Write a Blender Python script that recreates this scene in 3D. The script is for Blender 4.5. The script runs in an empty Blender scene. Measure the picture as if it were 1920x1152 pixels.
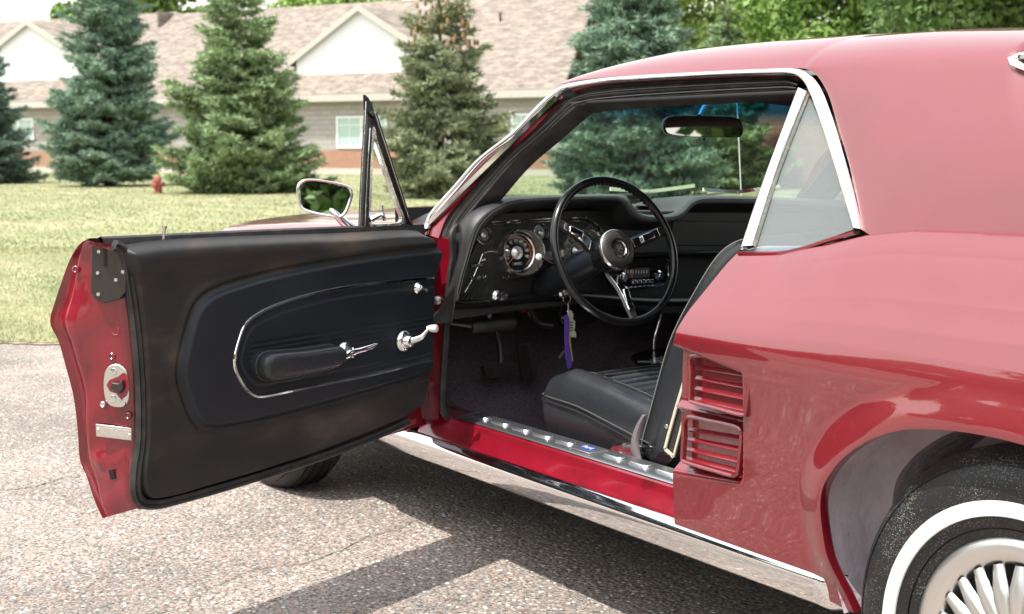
import bpy, bmesh, math, random
import numpy as np
from mathutils import Vector, Matrix
random.seed(7); np.random.seed(7)
S = bpy.context.scene
COL = S.collection
R = math.radians

# ------------------------------------------------------------------ camera, world, sun, exposure
CAM = np.array([1.312, -1.822, 1.137]); F = 2506.0
YAW, PIT, ROL = R(56.12), R(6.88), R(-.2)
FW = np.array([-math.sin(YAW)*math.cos(PIT), math.cos(YAW)*math.cos(PIT), -math.sin(PIT)])
RT = np.array([math.cos(YAW), math.sin(YAW), 0.0]); UP = np.cross(RT, FW)
RT, UP = math.cos(ROL)*RT+math.sin(ROL)*UP, -math.sin(ROL)*RT+math.cos(ROL)*UP
cd = bpy.data.cameras.new('camera'); cam = bpy.data.objects.new('camera', cd); COL.objects.link(cam)
M3 = Matrix(((RT[0], UP[0], -FW[0]), (RT[1], UP[1], -FW[1]), (RT[2], UP[2], -FW[2])))
cam.matrix_world = Matrix.Translation(Vector(CAM)) @ M3.to_4x4()
cd.sensor_width = 36; cd.lens = 36*F/1920; cd.clip_start = .05; cd.clip_end = 3000
cd.dof.use_dof = True; cd.dof.focus_distance = 3.0; cd.dof.aperture_fstop = 7
S.camera = cam
w = bpy.data.worlds.new('World'); S.world = w; w.use_nodes = True
nt = w.node_tree; nt.nodes.clear()
sky = nt.nodes.new('ShaderNodeTexSky'); sky.sky_type = 'NISHITA'; sky.sun_disc = False
sky.sun_elevation = R(67); sky.sun_rotation = R(184); sky.dust_density = 1.4; sky.air_density = 2.6; sky.ozone_density = 1
hs = nt.nodes.new('ShaderNodeHueSaturation'); hs.inputs['Saturation'].default_value = .25
bg = nt.nodes.new('ShaderNodeBackground'); bg.inputs[1].default_value = .15
wo = nt.nodes.new('ShaderNodeOutputWorld')
nt.links.new(sky.outputs[0], hs.inputs['Color']); nt.links.new(hs.outputs[0], bg.inputs[0]); nt.links.new(bg.outputs[0], wo.inputs[0])
sd = bpy.data.lights.new('sun', 'SUN'); sd.energy = 2.8; sd.angle = R(.5); sd.color = (1, .95, .87)
sun = bpy.data.objects.new('sun', sd); COL.objects.link(sun)
sun.rotation_euler = Vector((.03, .42, -1)).to_track_quat('-Z', 'Y').to_euler()
S.view_settings.view_transform = 'Standard'; S.view_settings.look = 'None'
S.view_settings.exposure = 1.1; S.view_settings.gamma = 1

# ------------------------------------------------------------------ pixel rays -> points on real planes
def ray(a, b): return FW+RT*(a-960)/F-UP*(b-576)/F
def pl(a, b, p, n):
    d = ray(a, b); n = np.array(n, float); t = ((np.array(p)-CAM)@n)/(d@n); return CAM+d*t
def PX(a, b, x): return pl(a, b, (x, 0, 0), (1, 0, 0))
def PY(a, b, y): return pl(a, b, (0, y, 0), (0, 1, 0))
def PZ(a, b, z): return pl(a, b, (0, 0, z), (0, 0, 1))
def GH(a, b, o=0): return pl(a, b, (0, .13+o, .91), (0, 1, -.353))      # driver's side glass plane
CY = .88                                                                  # car centre plane
def mir(p): p = np.array(p, float); p[..., 1] = 2*CY-p[..., 1]; return p

# ------------------------------------------------------------------ materials
def nm(m): return m.node_tree.nodes, m.node_tree.links
def mat(name, col, rough=.5, metal=0., **kw):
    m = bpy.data.materials.new(name); m.use_nodes = True
    b = m.node_tree.nodes['Principled BSDF']
    b.inputs['Base Color'].default_value = (*col, 1); b.inputs['Roughness'].default_value = rough; b.inputs['Metallic'].default_value = metal
    for k, v in kw.items(): b.inputs[k.replace('_', ' ')].default_value = v
    return m
def addbump(m, scale=200, strength=.2, dist=.001, kind='noise', detail=4, stretch=None):
    n, l = nm(m); b = n['Principled BSDF']
    tc = n.new('ShaderNodeTexCoord'); src = tc.outputs['Object']
    if stretch:
        mp = n.new('ShaderNodeMapping'); mp.inputs['Scale'].default_value = stretch; l.new(src, mp.inputs[0]); src = mp.outputs[0]
    t = n.new('ShaderNodeTexNoise' if kind == 'noise' else 'ShaderNodeTexVoronoi'); t.inputs['Scale'].default_value = scale
    if kind == 'noise': t.inputs['Detail'].default_value = detail
    l.new(src, t.inputs['Vector'])
    bp = n.new('ShaderNodeBump'); bp.inputs['Strength'].default_value = strength; bp.inputs['Distance'].default_value = dist
    l.new(t.outputs[0], bp.inputs['Height']); l.new(bp.outputs[0], b.inputs['Normal'])
    return m
def ramp(m, scale, stops, inp='Base Color', detail=5, stretch=None, rough=.55, seedoff=0):
    n, l = nm(m); b = n['Principled BSDF']
    tc = n.new('ShaderNodeTexCoord'); mp = n.new('ShaderNodeMapping'); mp.inputs['Location'].default_value = (seedoff,)*3
    if stretch: mp.inputs['Scale'].default_value = stretch
    l.new(tc.outputs['Object'], mp.inputs[0])
    t = n.new('ShaderNodeTexNoise'); t.inputs['Scale'].default_value = scale; t.inputs['Detail'].default_value = detail; t.inputs['Roughness'].default_value = rough
    l.new(mp.outputs[0], t.inputs['Vector'])
    r = n.new('ShaderNodeValToRGB'); l.new(t.outputs[0], r.inputs[0])
    e = r.color_ramp.elements
    while len(e) < len(stops): e.new(.5)
    for k, (p, c) in enumerate(stops): e[k].position = p; e[k].color = (*(c if hasattr(c, '__len__') else (c,)*3), 1)
    l.new(r.outputs[0], b.inputs[inp]); return r
M = {}
M['paint'] = mat('red_paint', (.2, .004, .012), .4, 0, Coat_Weight=1.0, Coat_Roughness=.03, Coat_IOR=1.8)
ramp(M['paint'], 9, [(.3, (.175, .0035, .010)), (.7, (.195, .0045, .013))])
M['jamb'] = mat('red_jamb_paint', (.30, .004, .016), .3, 0, Coat_Weight=1.0, Coat_Roughness=.08, Coat_IOR=1.5)
ramp(M['jamb'], 14, [(.25, (.09, .003, .007)), (.45, (.20, .004, .014)), (.8, (.26, .005, .019))]); 
M['chrome'] = mat('chrome', (.86, .86, .87), .06, 1)
ramp(M['chrome'], 30, [(.35, .03), (.7, .14)], 'Roughness')
M['chrome_old'] = mat('worn_chrome', (.75, .74, .72), .2, 1); addbump(M['chrome_old'], 90, .1, .0004)
ramp(M['chrome_old'], 60, [(.4, .12), (.7, .4)], 'Roughness')
M['alu'] = mat('satin_aluminium', (.72, .71, .69), .34, 1)
M['pod'] = mat('grey_pod_metal', (.5, .48, .45), .3, 1)
M['plate'] = mat('step_plate_metal', (.62, .63, .65), .33, 1)
M['dark_metal'] = mat('dark_metal', (.08, .075, .07), .35, .8)
M['vinyl'] = mat('black_vinyl', (.010, .013, .018), .4, Specular_IOR_Level=.4); addbump(M['vinyl'], 700, .22, .0006, 'vor')
ramp(M['vinyl'], 5, [(.3, .33), (.7, .52)], 'Roughness')
M['vinyl_dusty'] = mat('dusty_black_vinyl', (.03, .026, .022), .5, Specular_IOR_Level=.35); addbump(M['vinyl_dusty'], 700, .25, .0006, 'vor')
ramp(M['vinyl_dusty'], 4.5, [(.3, (.012, .012, .013)), (.55, (.024, .021, .019)), (.78, (.075, .052, .036))], stretch=(1, 1, 2.6), seedoff=3)
M['leather'] = mat('black_leather', (.023, .025, .029), .3); addbump(M['leather'], 130, .3, .0012)
ramp(M['leather'], 7, [(.3, .2), (.7, .38)], 'Roughness')
M['dash'] = mat('black_padded_vinyl', (.021, .021, .022), .5); addbump(M['dash'], 900, .15, .0005, 'vor')
M['dashface'] = mat('camera_case_panel', (.019, .019, .019), .5); addbump(M['dashface'], 1100, .5, .0006, 'vor')
M['plastic'] = mat('black_gloss_plastic', (.008, .008, .009), .2)
M['rubber'] = mat('black_rubber', (.022, .021, .02), .55); addbump(M['rubber'], 60, .2, .001)
ramp(M['rubber'], 20, [(.4, (.014, .013, .013)), (.75, (.05, .043, .038))])
M['stitch'] = mat('white_thread', (.28, .27, .24), .8)
M['piping'] = mat('grey_seam', (.06, .058, .056), .6)
M['carpet'] = mat('black_carpet', (.03, .02, .024), .95); addbump(M['carpet'], 420, 1, .006)
ramp(M['carpet'], 380, [(.35, (.035, .027, .032)), (.65, (.24, .18, .21))], detail=2)
M['headliner'] = mat('black_headliner', (.014, .013, .013), .8)
M['white'] = mat('white_plastic', (.75, .75, .72), .4)
M['whitewall'] = mat('white_rubber', (.80, .80, .79), .5)
M['purple'] = mat('purple_webbing', (.10, .05, .36), .7); addbump(M['purple'], 400, .5, .001)
M['yellow'] = mat('yellow_plastic', (.7, .5, .06), .5)
M['fob'] = mat('ivory_plastic', (.55, .52, .40), .5)
M['beltweb'] = mat('grey_belt_webbing', (.15, .13, .14), .7); addbump(M['beltweb'], 500, .4, .001)
M['needle'] = mat('orange_needle', (.8, .25, .05), .4)
M['bluebadge'] = mat('blue_enamel', (.02, .06, .45), .3)
M['under'] = mat('wheel_well_overspray', (.35, .27, .32), .75)
ramp(M['under'], 5, [(.3, (.40, .28, .34)), (.5, (.56, .47, .52)), (.75, (.66, .58, .62))]); addbump(M['under'], 40, .8, .006)
M['black'] = mat('matt_black', (.008, .008, .008), .7)
M['mirror'] = mat('mirror_glass', (.85, .87, .86), .01, 1)
M['lens'] = mat('gauge_lens_face', (.01, .01, .011), .08)
M['tread'] = mat('tyre_tread_rubber', (.022, .021, .021), .7); addbump(M['tread'], 50, .3, .002)
# dusty sparkly sidewall
m = M['tyre'] = mat('tyre_rubber', (.02, .02, .02), .5)
n, l = nm(m); b = n['Principled BSDF']; tc = n.new('ShaderNodeTexCoord'); v = n.new('ShaderNodeTexVoronoi'); v.inputs['Scale'].default_value = 330
l.new(tc.outputs['Object'], v.inputs['Vector']); lt = n.new('ShaderNodeMath'); lt.operation = 'LESS_THAN'; lt.inputs[1].default_value = .16
no = n.new('ShaderNodeTexNoise'); no.inputs['Scale'].default_value = 13; l.new(tc.outputs['Object'], no.inputs['Vector'])
ml = n.new('ShaderNodeMath'); ml.operation = 'MULTIPLY_ADD'; ml.inputs[1].default_value = .7; ml.inputs[2].default_value = -.17
l.new(no.outputs[0], ml.inputs[0]); l.new(ml.outputs[0], lt.inputs[1]); l.new(v.outputs['Distance'], lt.inputs[0])
mx = n.new('ShaderNodeMix'); mx.data_type = 'RGBA'; mx.inputs[6].default_value = (.009, .009, .010, 1); l.new(lt.outputs[0], mx.inputs[0])
hv = n.new('ShaderNodeMix'); hv.data_type = 'RGBA'; hv.inputs[0].default_value = .75; l.new(v.outputs['Color'], hv.inputs[6]); hv.inputs[7].default_value = (.28, .27, .25, 1)
l.new(hv.outputs[2], mx.inputs[7]); l.new(mx.outputs[2], b.inputs['Base Color']); addbump(m, 90, .3, .001)
def glass(name, tint, ior=1.5, rough=.0, veil=0):
    m = bpy.data.materials.new(name); m.use_nodes = True; n, l = nm(m); n.clear()
    o = n.new('ShaderNodeOutputMaterial'); t = n.new('ShaderNodeBsdfTransparent'); t.inputs[0].default_value = (*tint, 1)
    g = n.new('ShaderNodeBsdfGlossy'); g.inputs['Roughness'].default_value = rough; f = n.new('ShaderNodeFresnel'); f.inputs[0].default_value = ior
    ge = n.new('ShaderNodeNewGeometry'); mi = n.new('ShaderNodeMix'); mi.inputs[2].default_value = ior; mi.inputs[3].default_value = 1/ior
    l.new(ge.outputs['Backfacing'], mi.inputs[0]); l.new(mi.outputs[0], f.inputs[0])
    mx = n.new('ShaderNodeMixShader'); l.new(f.outputs[0], mx.inputs[0]); l.new(t.outputs[0], mx.inputs[1]); l.new(g.outputs[0], mx.inputs[2])
    last = mx
    if veil:
        d = n.new('ShaderNodeBsdfDiffuse'); d.inputs[0].default_value = (.72, .80, .80, 1); m2 = n.new('ShaderNodeMixShader'); m2.inputs[0].default_value = veil
        l.new(mx.outputs[0], m2.inputs[1]); l.new(d.outputs[0], m2.inputs[2]); last = m2
    l.new(last.outputs[0], o.inputs[0]); return m
M['glass'] = glass('clear_glass', (.86, .90, .87)); M['quarter_glass'] = glass('sky_veiled_side_glass', (.72, .80, .80), 1.55, 0, .2)  # pale diffuse veil in the quarter glass imitates the bright sky it reflects
M['windshield'] = glass('windshield_glass', (.80, .92, .86), 1.35, 0, .02)
# blue shade band near the top of the windscreen glass (tinted in the glass itself)
n, l = nm(M['windshield']); tb = [q for q in n if q.type == 'BSDF_TRANSPARENT'][0]
g = n.new('ShaderNodeNewGeometry'); sp = n.new('ShaderNodeSeparateXYZ'); l.new(g.outputs['Position'], sp.inputs[0])
mr = n.new('ShaderNodeMapRange'); mr.inputs[1].default_value = 1.185; mr.inputs[2].default_value = 1.235; l.new(sp.outputs[2], mr.inputs[0])
mx = n.new('ShaderNodeMix'); mx.data_type = 'RGBA'; mx.inputs[6].default_value = (.80, .92, .86, 1); mx.inputs[7].default_value = (.03, .26, .55, 1)
l.new(mr.outputs[0], mx.inputs[0]); l.new(mx.outputs[2], tb.inputs[0])

# ------------------------------------------------------------------ mesh helpers
def link(name, me, m=None, parent=None, smooth=True, bevel=0, sub=0, solid=0, seg=2, angle=40):
    o = bpy.data.objects.new(name, me); COL.objects.link(o)
    if m is not None:
        for q in (m if isinstance(m, (list, tuple)) else [m]): me.materials.append(q)
    if smooth:
        me.polygons.foreach_set('use_smooth', [True]*len(me.polygons))
        try: me.set_sharp_from_angle(angle=R(angle))
        except Exception: pass
    if solid:
        q = o.modifiers.new('solid', 'SOLIDIFY'); q.thickness = solid; q.offset = 0
    if bevel:
        q = o.modifiers.new('bevel', 'BEVEL'); q.width = bevel; q.segments = seg; q.limit_method = 'ANGLE'; q.angle_limit = R(35)
    if sub:
        q = o.modifiers.new('sub', 'SUBSURF'); q.levels = sub; q.render_levels = sub
    if parent is not None: o.parent = parent
    return o
def mesh(name, vs, fs, m=None, parent=None, **kw):
    me = bpy.data.meshes.new(name); me.from_pydata([tuple(map(float, p)) for p in vs], [], [tuple(map(int, f)) for f in fs]); me.update()
    return link(name, me, m, parent, **kw)
def grid_data(G, closed=False):
    G = np.asarray(G, float); a, b = G.shape[:2]; fs = []
    for i in range(a-1):
        for j in range(b-1 if not closed else b):
            j2 = (j+1) % b
            fs.append((i*b+j, i*b+j2, (i+1)*b+j2, (i+1)*b+j))
    return G.reshape(-1, 3), fs
def grid(name, G, m, parent=None, closed=False, flip=False, **kw):
    vs, fs = grid_data(G, closed)
    if flip: fs = [f[::-1] for f in fs]
    return mesh(name, vs, fs, m, parent, **kw)
class MB:
    def __init__(s): s.v = []; s.f = []; s.mi = []
    def add(s, vs, fs, k=0):
        o = len(s.v); s.v += [tuple(map(float, p)) for p in vs]; s.f += [tuple(i+o for i in f) for f in fs]; s.mi += [k]*len(fs); return s
    def box(s, c, d, rot=None, k=0):
        c = np.array(c); q = [np.array([x, y, z])*np.array(d)/2 for x in (-1, 1) for y in (-1, 1) for z in (-1, 1)]
        if rot is not None: q = [np.array(rot)@p for p in q]
        return s.add([c+p for p in q], [(0, 1, 3, 2), (4, 6, 7, 5), (0, 4, 5, 1), (2, 3, 7, 6), (0, 2, 6, 4), (1, 5, 7, 3)], k)
    def build(s, name, m, parent=None, **kw):
        o = mesh(name, s.v, s.f, m, parent, **kw); o.data.polygons.foreach_set('material_index', s.mi); return o
def spline(P, n, closed=False):
    P = np.asarray(P, float); k = len(P)
    Q = np.vstack([P[-1:], P, P[:2]]) if closed else np.vstack([2*P[0]-P[1], P, 2*P[-1]-P[-2]])
    segs = k if closed else k-1
    d = np.array([np.linalg.norm(Q[i+2]-Q[i+1]) for i in range(segs)]); cum = np.r_[0, np.cumsum(d)]
    out = []
    for s_ in np.linspace(0, cum[-1], n, endpoint=not closed):
        i = min(int(np.searchsorted(cum, s_, 'right')-1), segs-1); t = (s_-cum[i])/max(d[i], 1e-9)
        a, b, c, e = Q[i], Q[i+1], Q[i+2], Q[i+3]
        out.append(.5*((2*b)+(-a+c)*t+(2*a-5*b+4*c-e)*t*t+(-a+3*b-3*c+e)*t**3))
    return np.array(out)
def lin(P, n):
    P = np.asarray(P, float); d = np.r_[0, np.cumsum(np.linalg.norm(np.diff(P, axis=0), axis=1))]
    s_ = np.linspace(0, d[-1], n); return np.stack([np.interp(s_, d, P[:, k]) for k in range(P.shape[1])], 1)
def sweep_data(path, prof, up=(0, 0, 1), closed=False, caps=True, scale=None):
    P = np.asarray(path, float); n_ = len(P); up = np.array(up, float); rows = []
    for i in range(n_):
        if closed: t = P[(i+1) % n_]-P[i-1]
        else: t = P[min(i+1, n_-1)]-P[max(i-1, 0)]
        t = t/np.linalg.norm(t); s_ = np.cross(t, up)
        if np.linalg.norm(s_) < 1e-4: s_ = np.cross(t, (1, 0, 0.01))
        s_ /= np.linalg.norm(s_); u_ = np.cross(s_, t); k = 1 if scale is None else scale[i]
        rows.append([P[i]+(s_*a+u_*b)*k for a, b in prof])
    if closed: rows.append(rows[0])
    vs, fs = grid_data(np.array(rows), True); m_ = len(prof)
    if closed:
        vs = vs[:-m_]; L = len(vs); fs = [tuple(i % L for i in f) for f in fs]
    elif caps: fs += [tuple(range(m_))[::-1], tuple(range((n_-1)*m_, n_*m_))]
    return vs, fs
def circ(r, n=10, ry=None): return [(r*math.cos(a), (ry or r)*math.sin(a)) for a in np.linspace(0, 2*math.pi, n, endpoint=False)]
def rect(a, b): return [(-a/2, -b/2), (a/2, -b/2), (a/2, b/2), (-a/2, b/2)]
def sweep(name, path, prof, m, parent=None, up=(0, 0, 1), closed=False, **kw):
    sc = kw.pop('scale', None); vs, fs = sweep_data(path, prof, up, closed, scale=sc); return mesh(name, vs, fs, m, parent, **kw)
def frame_of(n):
    n = np.array(n, float); n /= np.linalg.norm(n); a = np.array([0, 0, 1.]) if abs(n[2]) < .9 else np.array([0, 1., 0])
    x = np.cross(a, n); x /= np.linalg.norm(x); y = np.cross(n, x); return x, y, n
def lathe_data(c, n, prof, seg=32):
    x, y, z = frame_of(n); c = np.array(c, float)
    G = [[c+r*(math.cos(a)*x+math.sin(a)*y)+h*z for a in np.linspace(0, 2*math.pi, seg, endpoint=False)] for r, h in prof]
    return grid_data(np.array(G), True)
def lathe(name, c, n, prof, m, parent=None, seg=32, **kw):
    vs, fs = lathe_data(c, n, prof, seg); return mesh(name, vs, fs, m, parent, **kw)
def prism_data(P, vec):
    P = [np.array(p, float) for p in P]; k = len(P); v = np.array(vec, float)
    vs = P+[p+v for p in P]
    fs = [tuple(range(k))[::-1], tuple(range(k, 2*k))]+[(i, (i+1) % k, k+(i+1) % k, k+i) for i in range(k)]
    return vs, fs
def prism(name, P, vec, m, parent=None, **kw):
    vs, fs = prism_data(P, vec); return mesh(name, vs, fs, m, parent, **kw)
def empty(name, loc, label, cat, group=None):
    o = bpy.data.objects.new(name, None); COL.objects.link(o); o.location = loc; o['label'] = label; o['category'] = cat
    if group: o['group'] = group
    return o
def tag(o, label, cat, group=None):
    o['label'] = label; o['category'] = cat
    if group: o['group'] = group
    return o
def kind(o, k, label=None, cat=None):
    o['kind'] = k
    if label: o['label'] = label
    if cat: o['category'] = cat
    return o
def tri_mesh(name, V, T, m, parent=None, smooth=False):
    me = bpy.data.meshes.new(name); V = np.asarray(V, np.float32); T = np.asarray(T, np.int32)
    me.vertices.add(len(V)); me.vertices.foreach_set('co', V.ravel()); me.loops.add(T.size); me.loops.foreach_set('vertex_index', T.ravel())
    me.polygons.add(len(T)); me.polygons.foreach_set('loop_start', np.arange(0, T.size, 3, dtype=np.int32)); me.polygons.foreach_set('loop_total', np.full(len(T), 3, np.int32))
    me.update(); me.validate(); return link(name, me, m, parent, smooth=smooth)
def sm(t): t = np.clip(t, 0, 1); return t*t*(3-2*t)
def text_mesh(name, body, size, c, xdir, ydir, m, parent, ext=.0006):
    cu = bpy.data.curves.new(name, 'FONT'); cu.body = body; cu.size = size; cu.extrude = ext; cu.align_x = 'CENTER'; cu.align_y = 'CENTER'
    t = bpy.data.objects.new('tmp_text', cu); COL.objects.link(t)
    dg = bpy.context.evaluated_depsgraph_get(); me = bpy.data.meshes.new_from_object(t.evaluated_get(dg)); bpy.data.objects.remove(t)
    x = np.array(xdir, float); x /= np.linalg.norm(x); y = np.array(ydir, float); y -= x*(x@y); y /= np.linalg.norm(y); z = np.cross(x, y)
    mt = Matrix(((x[0], y[0], z[0], c[0]), (x[1], y[1], z[1], c[1]), (x[2], y[2], z[2], c[2]), (0, 0, 0, 1))); me.transform(mt); me.materials.clear()
    return link(name, me, m, parent, smooth=False)

# ================================================================== SETTING: ground
def ground_poly(name, P, z, m, nx=1):
    o = mesh(name, [(p[0], p[1], z) for p in P], [tuple(range(len(P)))], m, smooth=False); kind(o, 'structure'); return o
m = M['asphalt'] = mat('worn_asphalt', (.3, .27, .25), .9)
n, l = nm(m); b = n['Principled BSDF']; tc = n.new('ShaderNodeTexCoord')
v1 = n.new('ShaderNodeTexVoronoi'); v1.inputs['Scale'].default_value = 82; v1.inputs['Randomness'].default_value = 1
v2 = n.new('ShaderNodeTexVoronoi'); v2.inputs['Scale'].default_value = 190
nz = n.new('ShaderNodeTexNoise'); nz.inputs['Scale'].default_value = 1.3; nz.inputs['Detail'].default_value = 6
for q in (v1, v2, nz): l.new(tc.outputs['Object'], q.inputs['Vector'])
def rmp(src, stops, interp='LINEAR'):
    r = n.new('ShaderNodeValToRGB'); r.color_ramp.interpolation = interp; l.new(src, r.inputs[0]); e = r.color_ramp.elements
    while len(e) < len(stops): e.new(.5)
    for k, (p, c) in enumerate(stops): e[k].position = p; e[k].color = (*c, 1)
    return r.outputs[0]
sx = n.new('ShaderNodeSeparateColor'); l.new(v1.outputs['Color'], sx.inputs[0])
stone = rmp(sx.outputs[0], [(0, (.09, .085, .08)), (.16, (.22, .185, .165)), (.36, (.38, .27, .215)), (.52, (.29, .26, .235)), (.70, (.45, .375, .32)), (.86, (.32, .17, .125)), (.93, (.72, .68, .62))], 'CONSTANT')
sx2 = n.new('ShaderNodeSeparateColor'); l.new(v2.outputs['Color'], sx2.inputs[0])
fine = rmp(sx2.outputs[0], [(0, (.14, .13, .12)), (.4, (.27, .235, .21)), (.8, (.38, .33, .29))], 'CONSTANT')
msk = rmp(v1.outputs['Distance'], [(.38, (1, 1, 1)), (.5, (0, 0, 0))])
mx = n.new('ShaderNodeMix'); mx.data_type = 'RGBA'; l.new(msk, mx.inputs[0]); l.new(fine, mx.inputs[6]); l.new(stone, mx.inputs[7])
mm = n.new('ShaderNodeMix'); mm.data_type = 'RGBA'; mm.blend_type = 'MULTIPLY'; mm.inputs[0].default_value = 1
l.new(mx.outputs[2], mm.inputs[6]); l.new(rmp(nz.outputs[0], [(.3, (.64, .65, .67)), (.62, (1.16, 1.14, 1.12))]), mm.inputs[7]); l.new(mm.outputs[2], b.inputs['Base Color'])
bp = n.new('ShaderNodeBump'); bp.inputs['Strength'].default_value = .9; bp.inputs['Distance'].default_value = .006; bp.invert = True
l.new(v1.outputs['Distance'], bp.inputs['Height']); l.new(bp.outputs[0], b.inputs['Normal'])
m = M['soil'] = mat('lawn_ground', (.16, .18, .06), .95)
ramp(m, .9, [(.30, (.14, .18, .07)), (.5, (.26, .265, .14)), (.7, (.42, .37, .24))], detail=8, stretch=(.5, 1.5, 1), rough=.7)
addbump(m, 40, .4, .02)
ground_poly('ground', [(-400, -300), (300, -300), (300, 500), (-400, 500)], -.03, M['soil'])
e0, e1 = PZ(-200, 642, 0), PZ(900, 655, 0); ed = (e1-e0)/np.linalg.norm(e1-e0); en_ = np.array([-ed[1], ed[0], 0])
# car park surface stops at the ragged lawn edge
k = np.linspace(-60, 60, 1200); edge = [(e0+ed*q+en_*(.025*math.sin(q*3.1)+.02*math.sin(q*11.3+1)+.015*math.sin(q*37)))[:2] for q in k]
P = [tuple(q) for q in edge]
near = [tuple((e0+ed*60-en_*90)[:2]), tuple((e0-ed*60-en_*90)[:2])]
ground_poly('car_park', P+near, 0, M['asphalt'])
ground_poly('lawn', [(12.5, -60), (70, -60), (70, 60), (13, 60)], .02, M['soil'])
far = [tuple((e0+ed*60+en_*160)[:2]), tuple((e0-ed*60+en_*160)[:2])]
ground_poly('lawn', P+far, .012, M['soil'])
# cracks in the asphalt
m = M['crack'] = mat('crack_fill', (.05, .045, .04), .95); ramp(m, 40, [(.38, (.05, .045, .04)), (.55, (.30, .25, .20))])
def crack(px, w0):
    P = lin([PZ(a, b, .003) for a, b in px], 90); rng = np.random.RandomState(len(px))
    off = np.cumsum(rng.randn(90)*.004); off -= np.linspace(0, off[-1], 90); vs = []; fs = []
    for i, p in enumerate(P):
        t = P[min(i+1, 89)]-P[max(i-1, 0)]; t /= np.linalg.norm(t); s_ = np.array([-t[1], t[0], 0]); wd = w0*(.4+rng.rand())
        vs += [p+s_*(off[i]+wd), p+s_*(off[i]-wd)]
        if i: fs.append((2*i-2, 2*i-1, 2*i+1, 2*i))
    o = mesh('pavement_crack', vs, fs, M['crack'], smooth=False); kind(o, 'structure')
crack([(470, 1068), (590, 1047), (650, 1030), (700, 1008), (760, 990), (830, 965), (900, 945), (1000, 918), (1100, 890)], .0022)
crack([(0, 918), (60, 912), (110, 898), (150, 893)], .004)
# crumbled earth along the lawn edge
m = M['dirt'] = mat('dry_earth', (.3, .24, .17), .95); ramp(m, 9, [(.35, (.16, .13, .08)), (.65, (.34, .28, .20))]); addbump(m, 60, .8, .01)
rg = np.random.RandomState(5); vs = []; fs = []
for i, q in enumerate(np.linspace(-14, 22, 900)):
    p = e0+ed*q+en_*(.025*math.sin(q*3.1)+.02*math.sin(q*11.3+1)); vs += [p-en_*(.02+.05*rg.rand())+np.array([0, 0, .006]), p+en_*(.05+.05*rg.rand())+np.array([0, 0, .014])]
    if i: fs.append((2*i-2, 2*i, 2*i+1, 2*i-1))
kind(mesh('earth_edge', vs, fs, M['dirt'], smooth=False), 'structure')
crack([(470, 1068), (400, 1100), (330, 1152)], .002)

# grass
def grass(N, r0, r1, s0, hmin, hmax, wid, seed):
    rng = np.random.RandomState(seed); a = rng.uniform(-.05, 1.3, N)
    # pixel-independent: an area of lawn in polar coordinates about the car
    ang = rng.uniform(R(112), R(178), N); d = r0*(r1/r0)**rng.rand(N)
    p = np.stack([CAM[0]+d*np.cos(ang), CAM[1]+d*np.sin(ang)], 1)
    ins = ((p-e0[:2])@en_[:2]) > -.03; p = p[ins]; d = d[ins]; K = len(p)
    h = rng.uniform(hmin, hmax, K)*(1+0*d); az = rng.uniform(0, 2*np.pi, K); wv = wid*(d/8)[:, None]**.8
    b0 = np.c_[p, np.full(K, .01)]; dx = np.c_[np.cos(az), np.sin(az), np.zeros(K)]*wv
    tip = b0+np.c_[rng.normal(0, .35, K)*h, rng.normal(0, .35, K)*h, h]
    V = np.stack([b0-dx, b0+dx, tip], 1).reshape(-1, 3); return V
m = M['grass'] = mat('grass_blades', (.2, .3, .05), .7)
r_ = ramp(m, .7, [(.28, (.13, .18, .06)), (.42, (.25, .285, .12)), (.56, (.40, .39, .20)), (.72, (.54, .47, .32))], detail=5, stretch=(.35, 1.3, 1), rough=.6)
V = np.vstack([grass(260000, 6.5, 16, 0, .010, .024, .003, 1), grass(170000, 15, 75, 0, .012, .03, .006, 2)])
g_ = tri_mesh('grass', V, np.arange(len(V)).reshape(-1, 3), M['grass']); kind(g_, 'stuff', 'short dry yellow green lawn beside the car park', 'grass')

# ================================================================== trees
def foliage(name, c, var=.5, sc=2.5):
    m = mat(name, c, .6); n, l = nm(m); b = n['Principled BSDF']
    c = np.array(c); ramp(m, sc, [(.3, tuple(c*(1-var))), (.5, tuple(c)), (.72, tuple(np.minimum(c*(1+var*1.1)+.01, 1)))], detail=6, rough=.7)
    b.inputs['Transmission Weight'].default_value = 0
    return m
M['spruce_blue'] = foliage('blue_spruce_needles', (.21, .31, .225)); M['spruce_green'] = foliage('green_spruce_needles', (.25, .34, .17))
M['spruce_dark'] = foliage('dark_spruce_needles', (.15, .22, .17)); M['spruce_olive'] = foliage('olive_spruce_needles', (.25, .28, .165))
M['leaf'] = foliage('broad_leaves', (.16, .27, .05), .5, 1.2); M['leaf2'] = foliage('pale_broad_leaves', (.27, .38, .10), .4, 1.2); M['leafd'] = foliage('dark_broad_leaves', (.09, .16, .04), .4, 1.2)
M['bark'] = mat('bark', (.11, .08, .06), .9); addbump(M['bark'], 15, .8, .03)
M['cone'] = mat('spruce_cones', (.30, .19, .08), .8)
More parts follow.
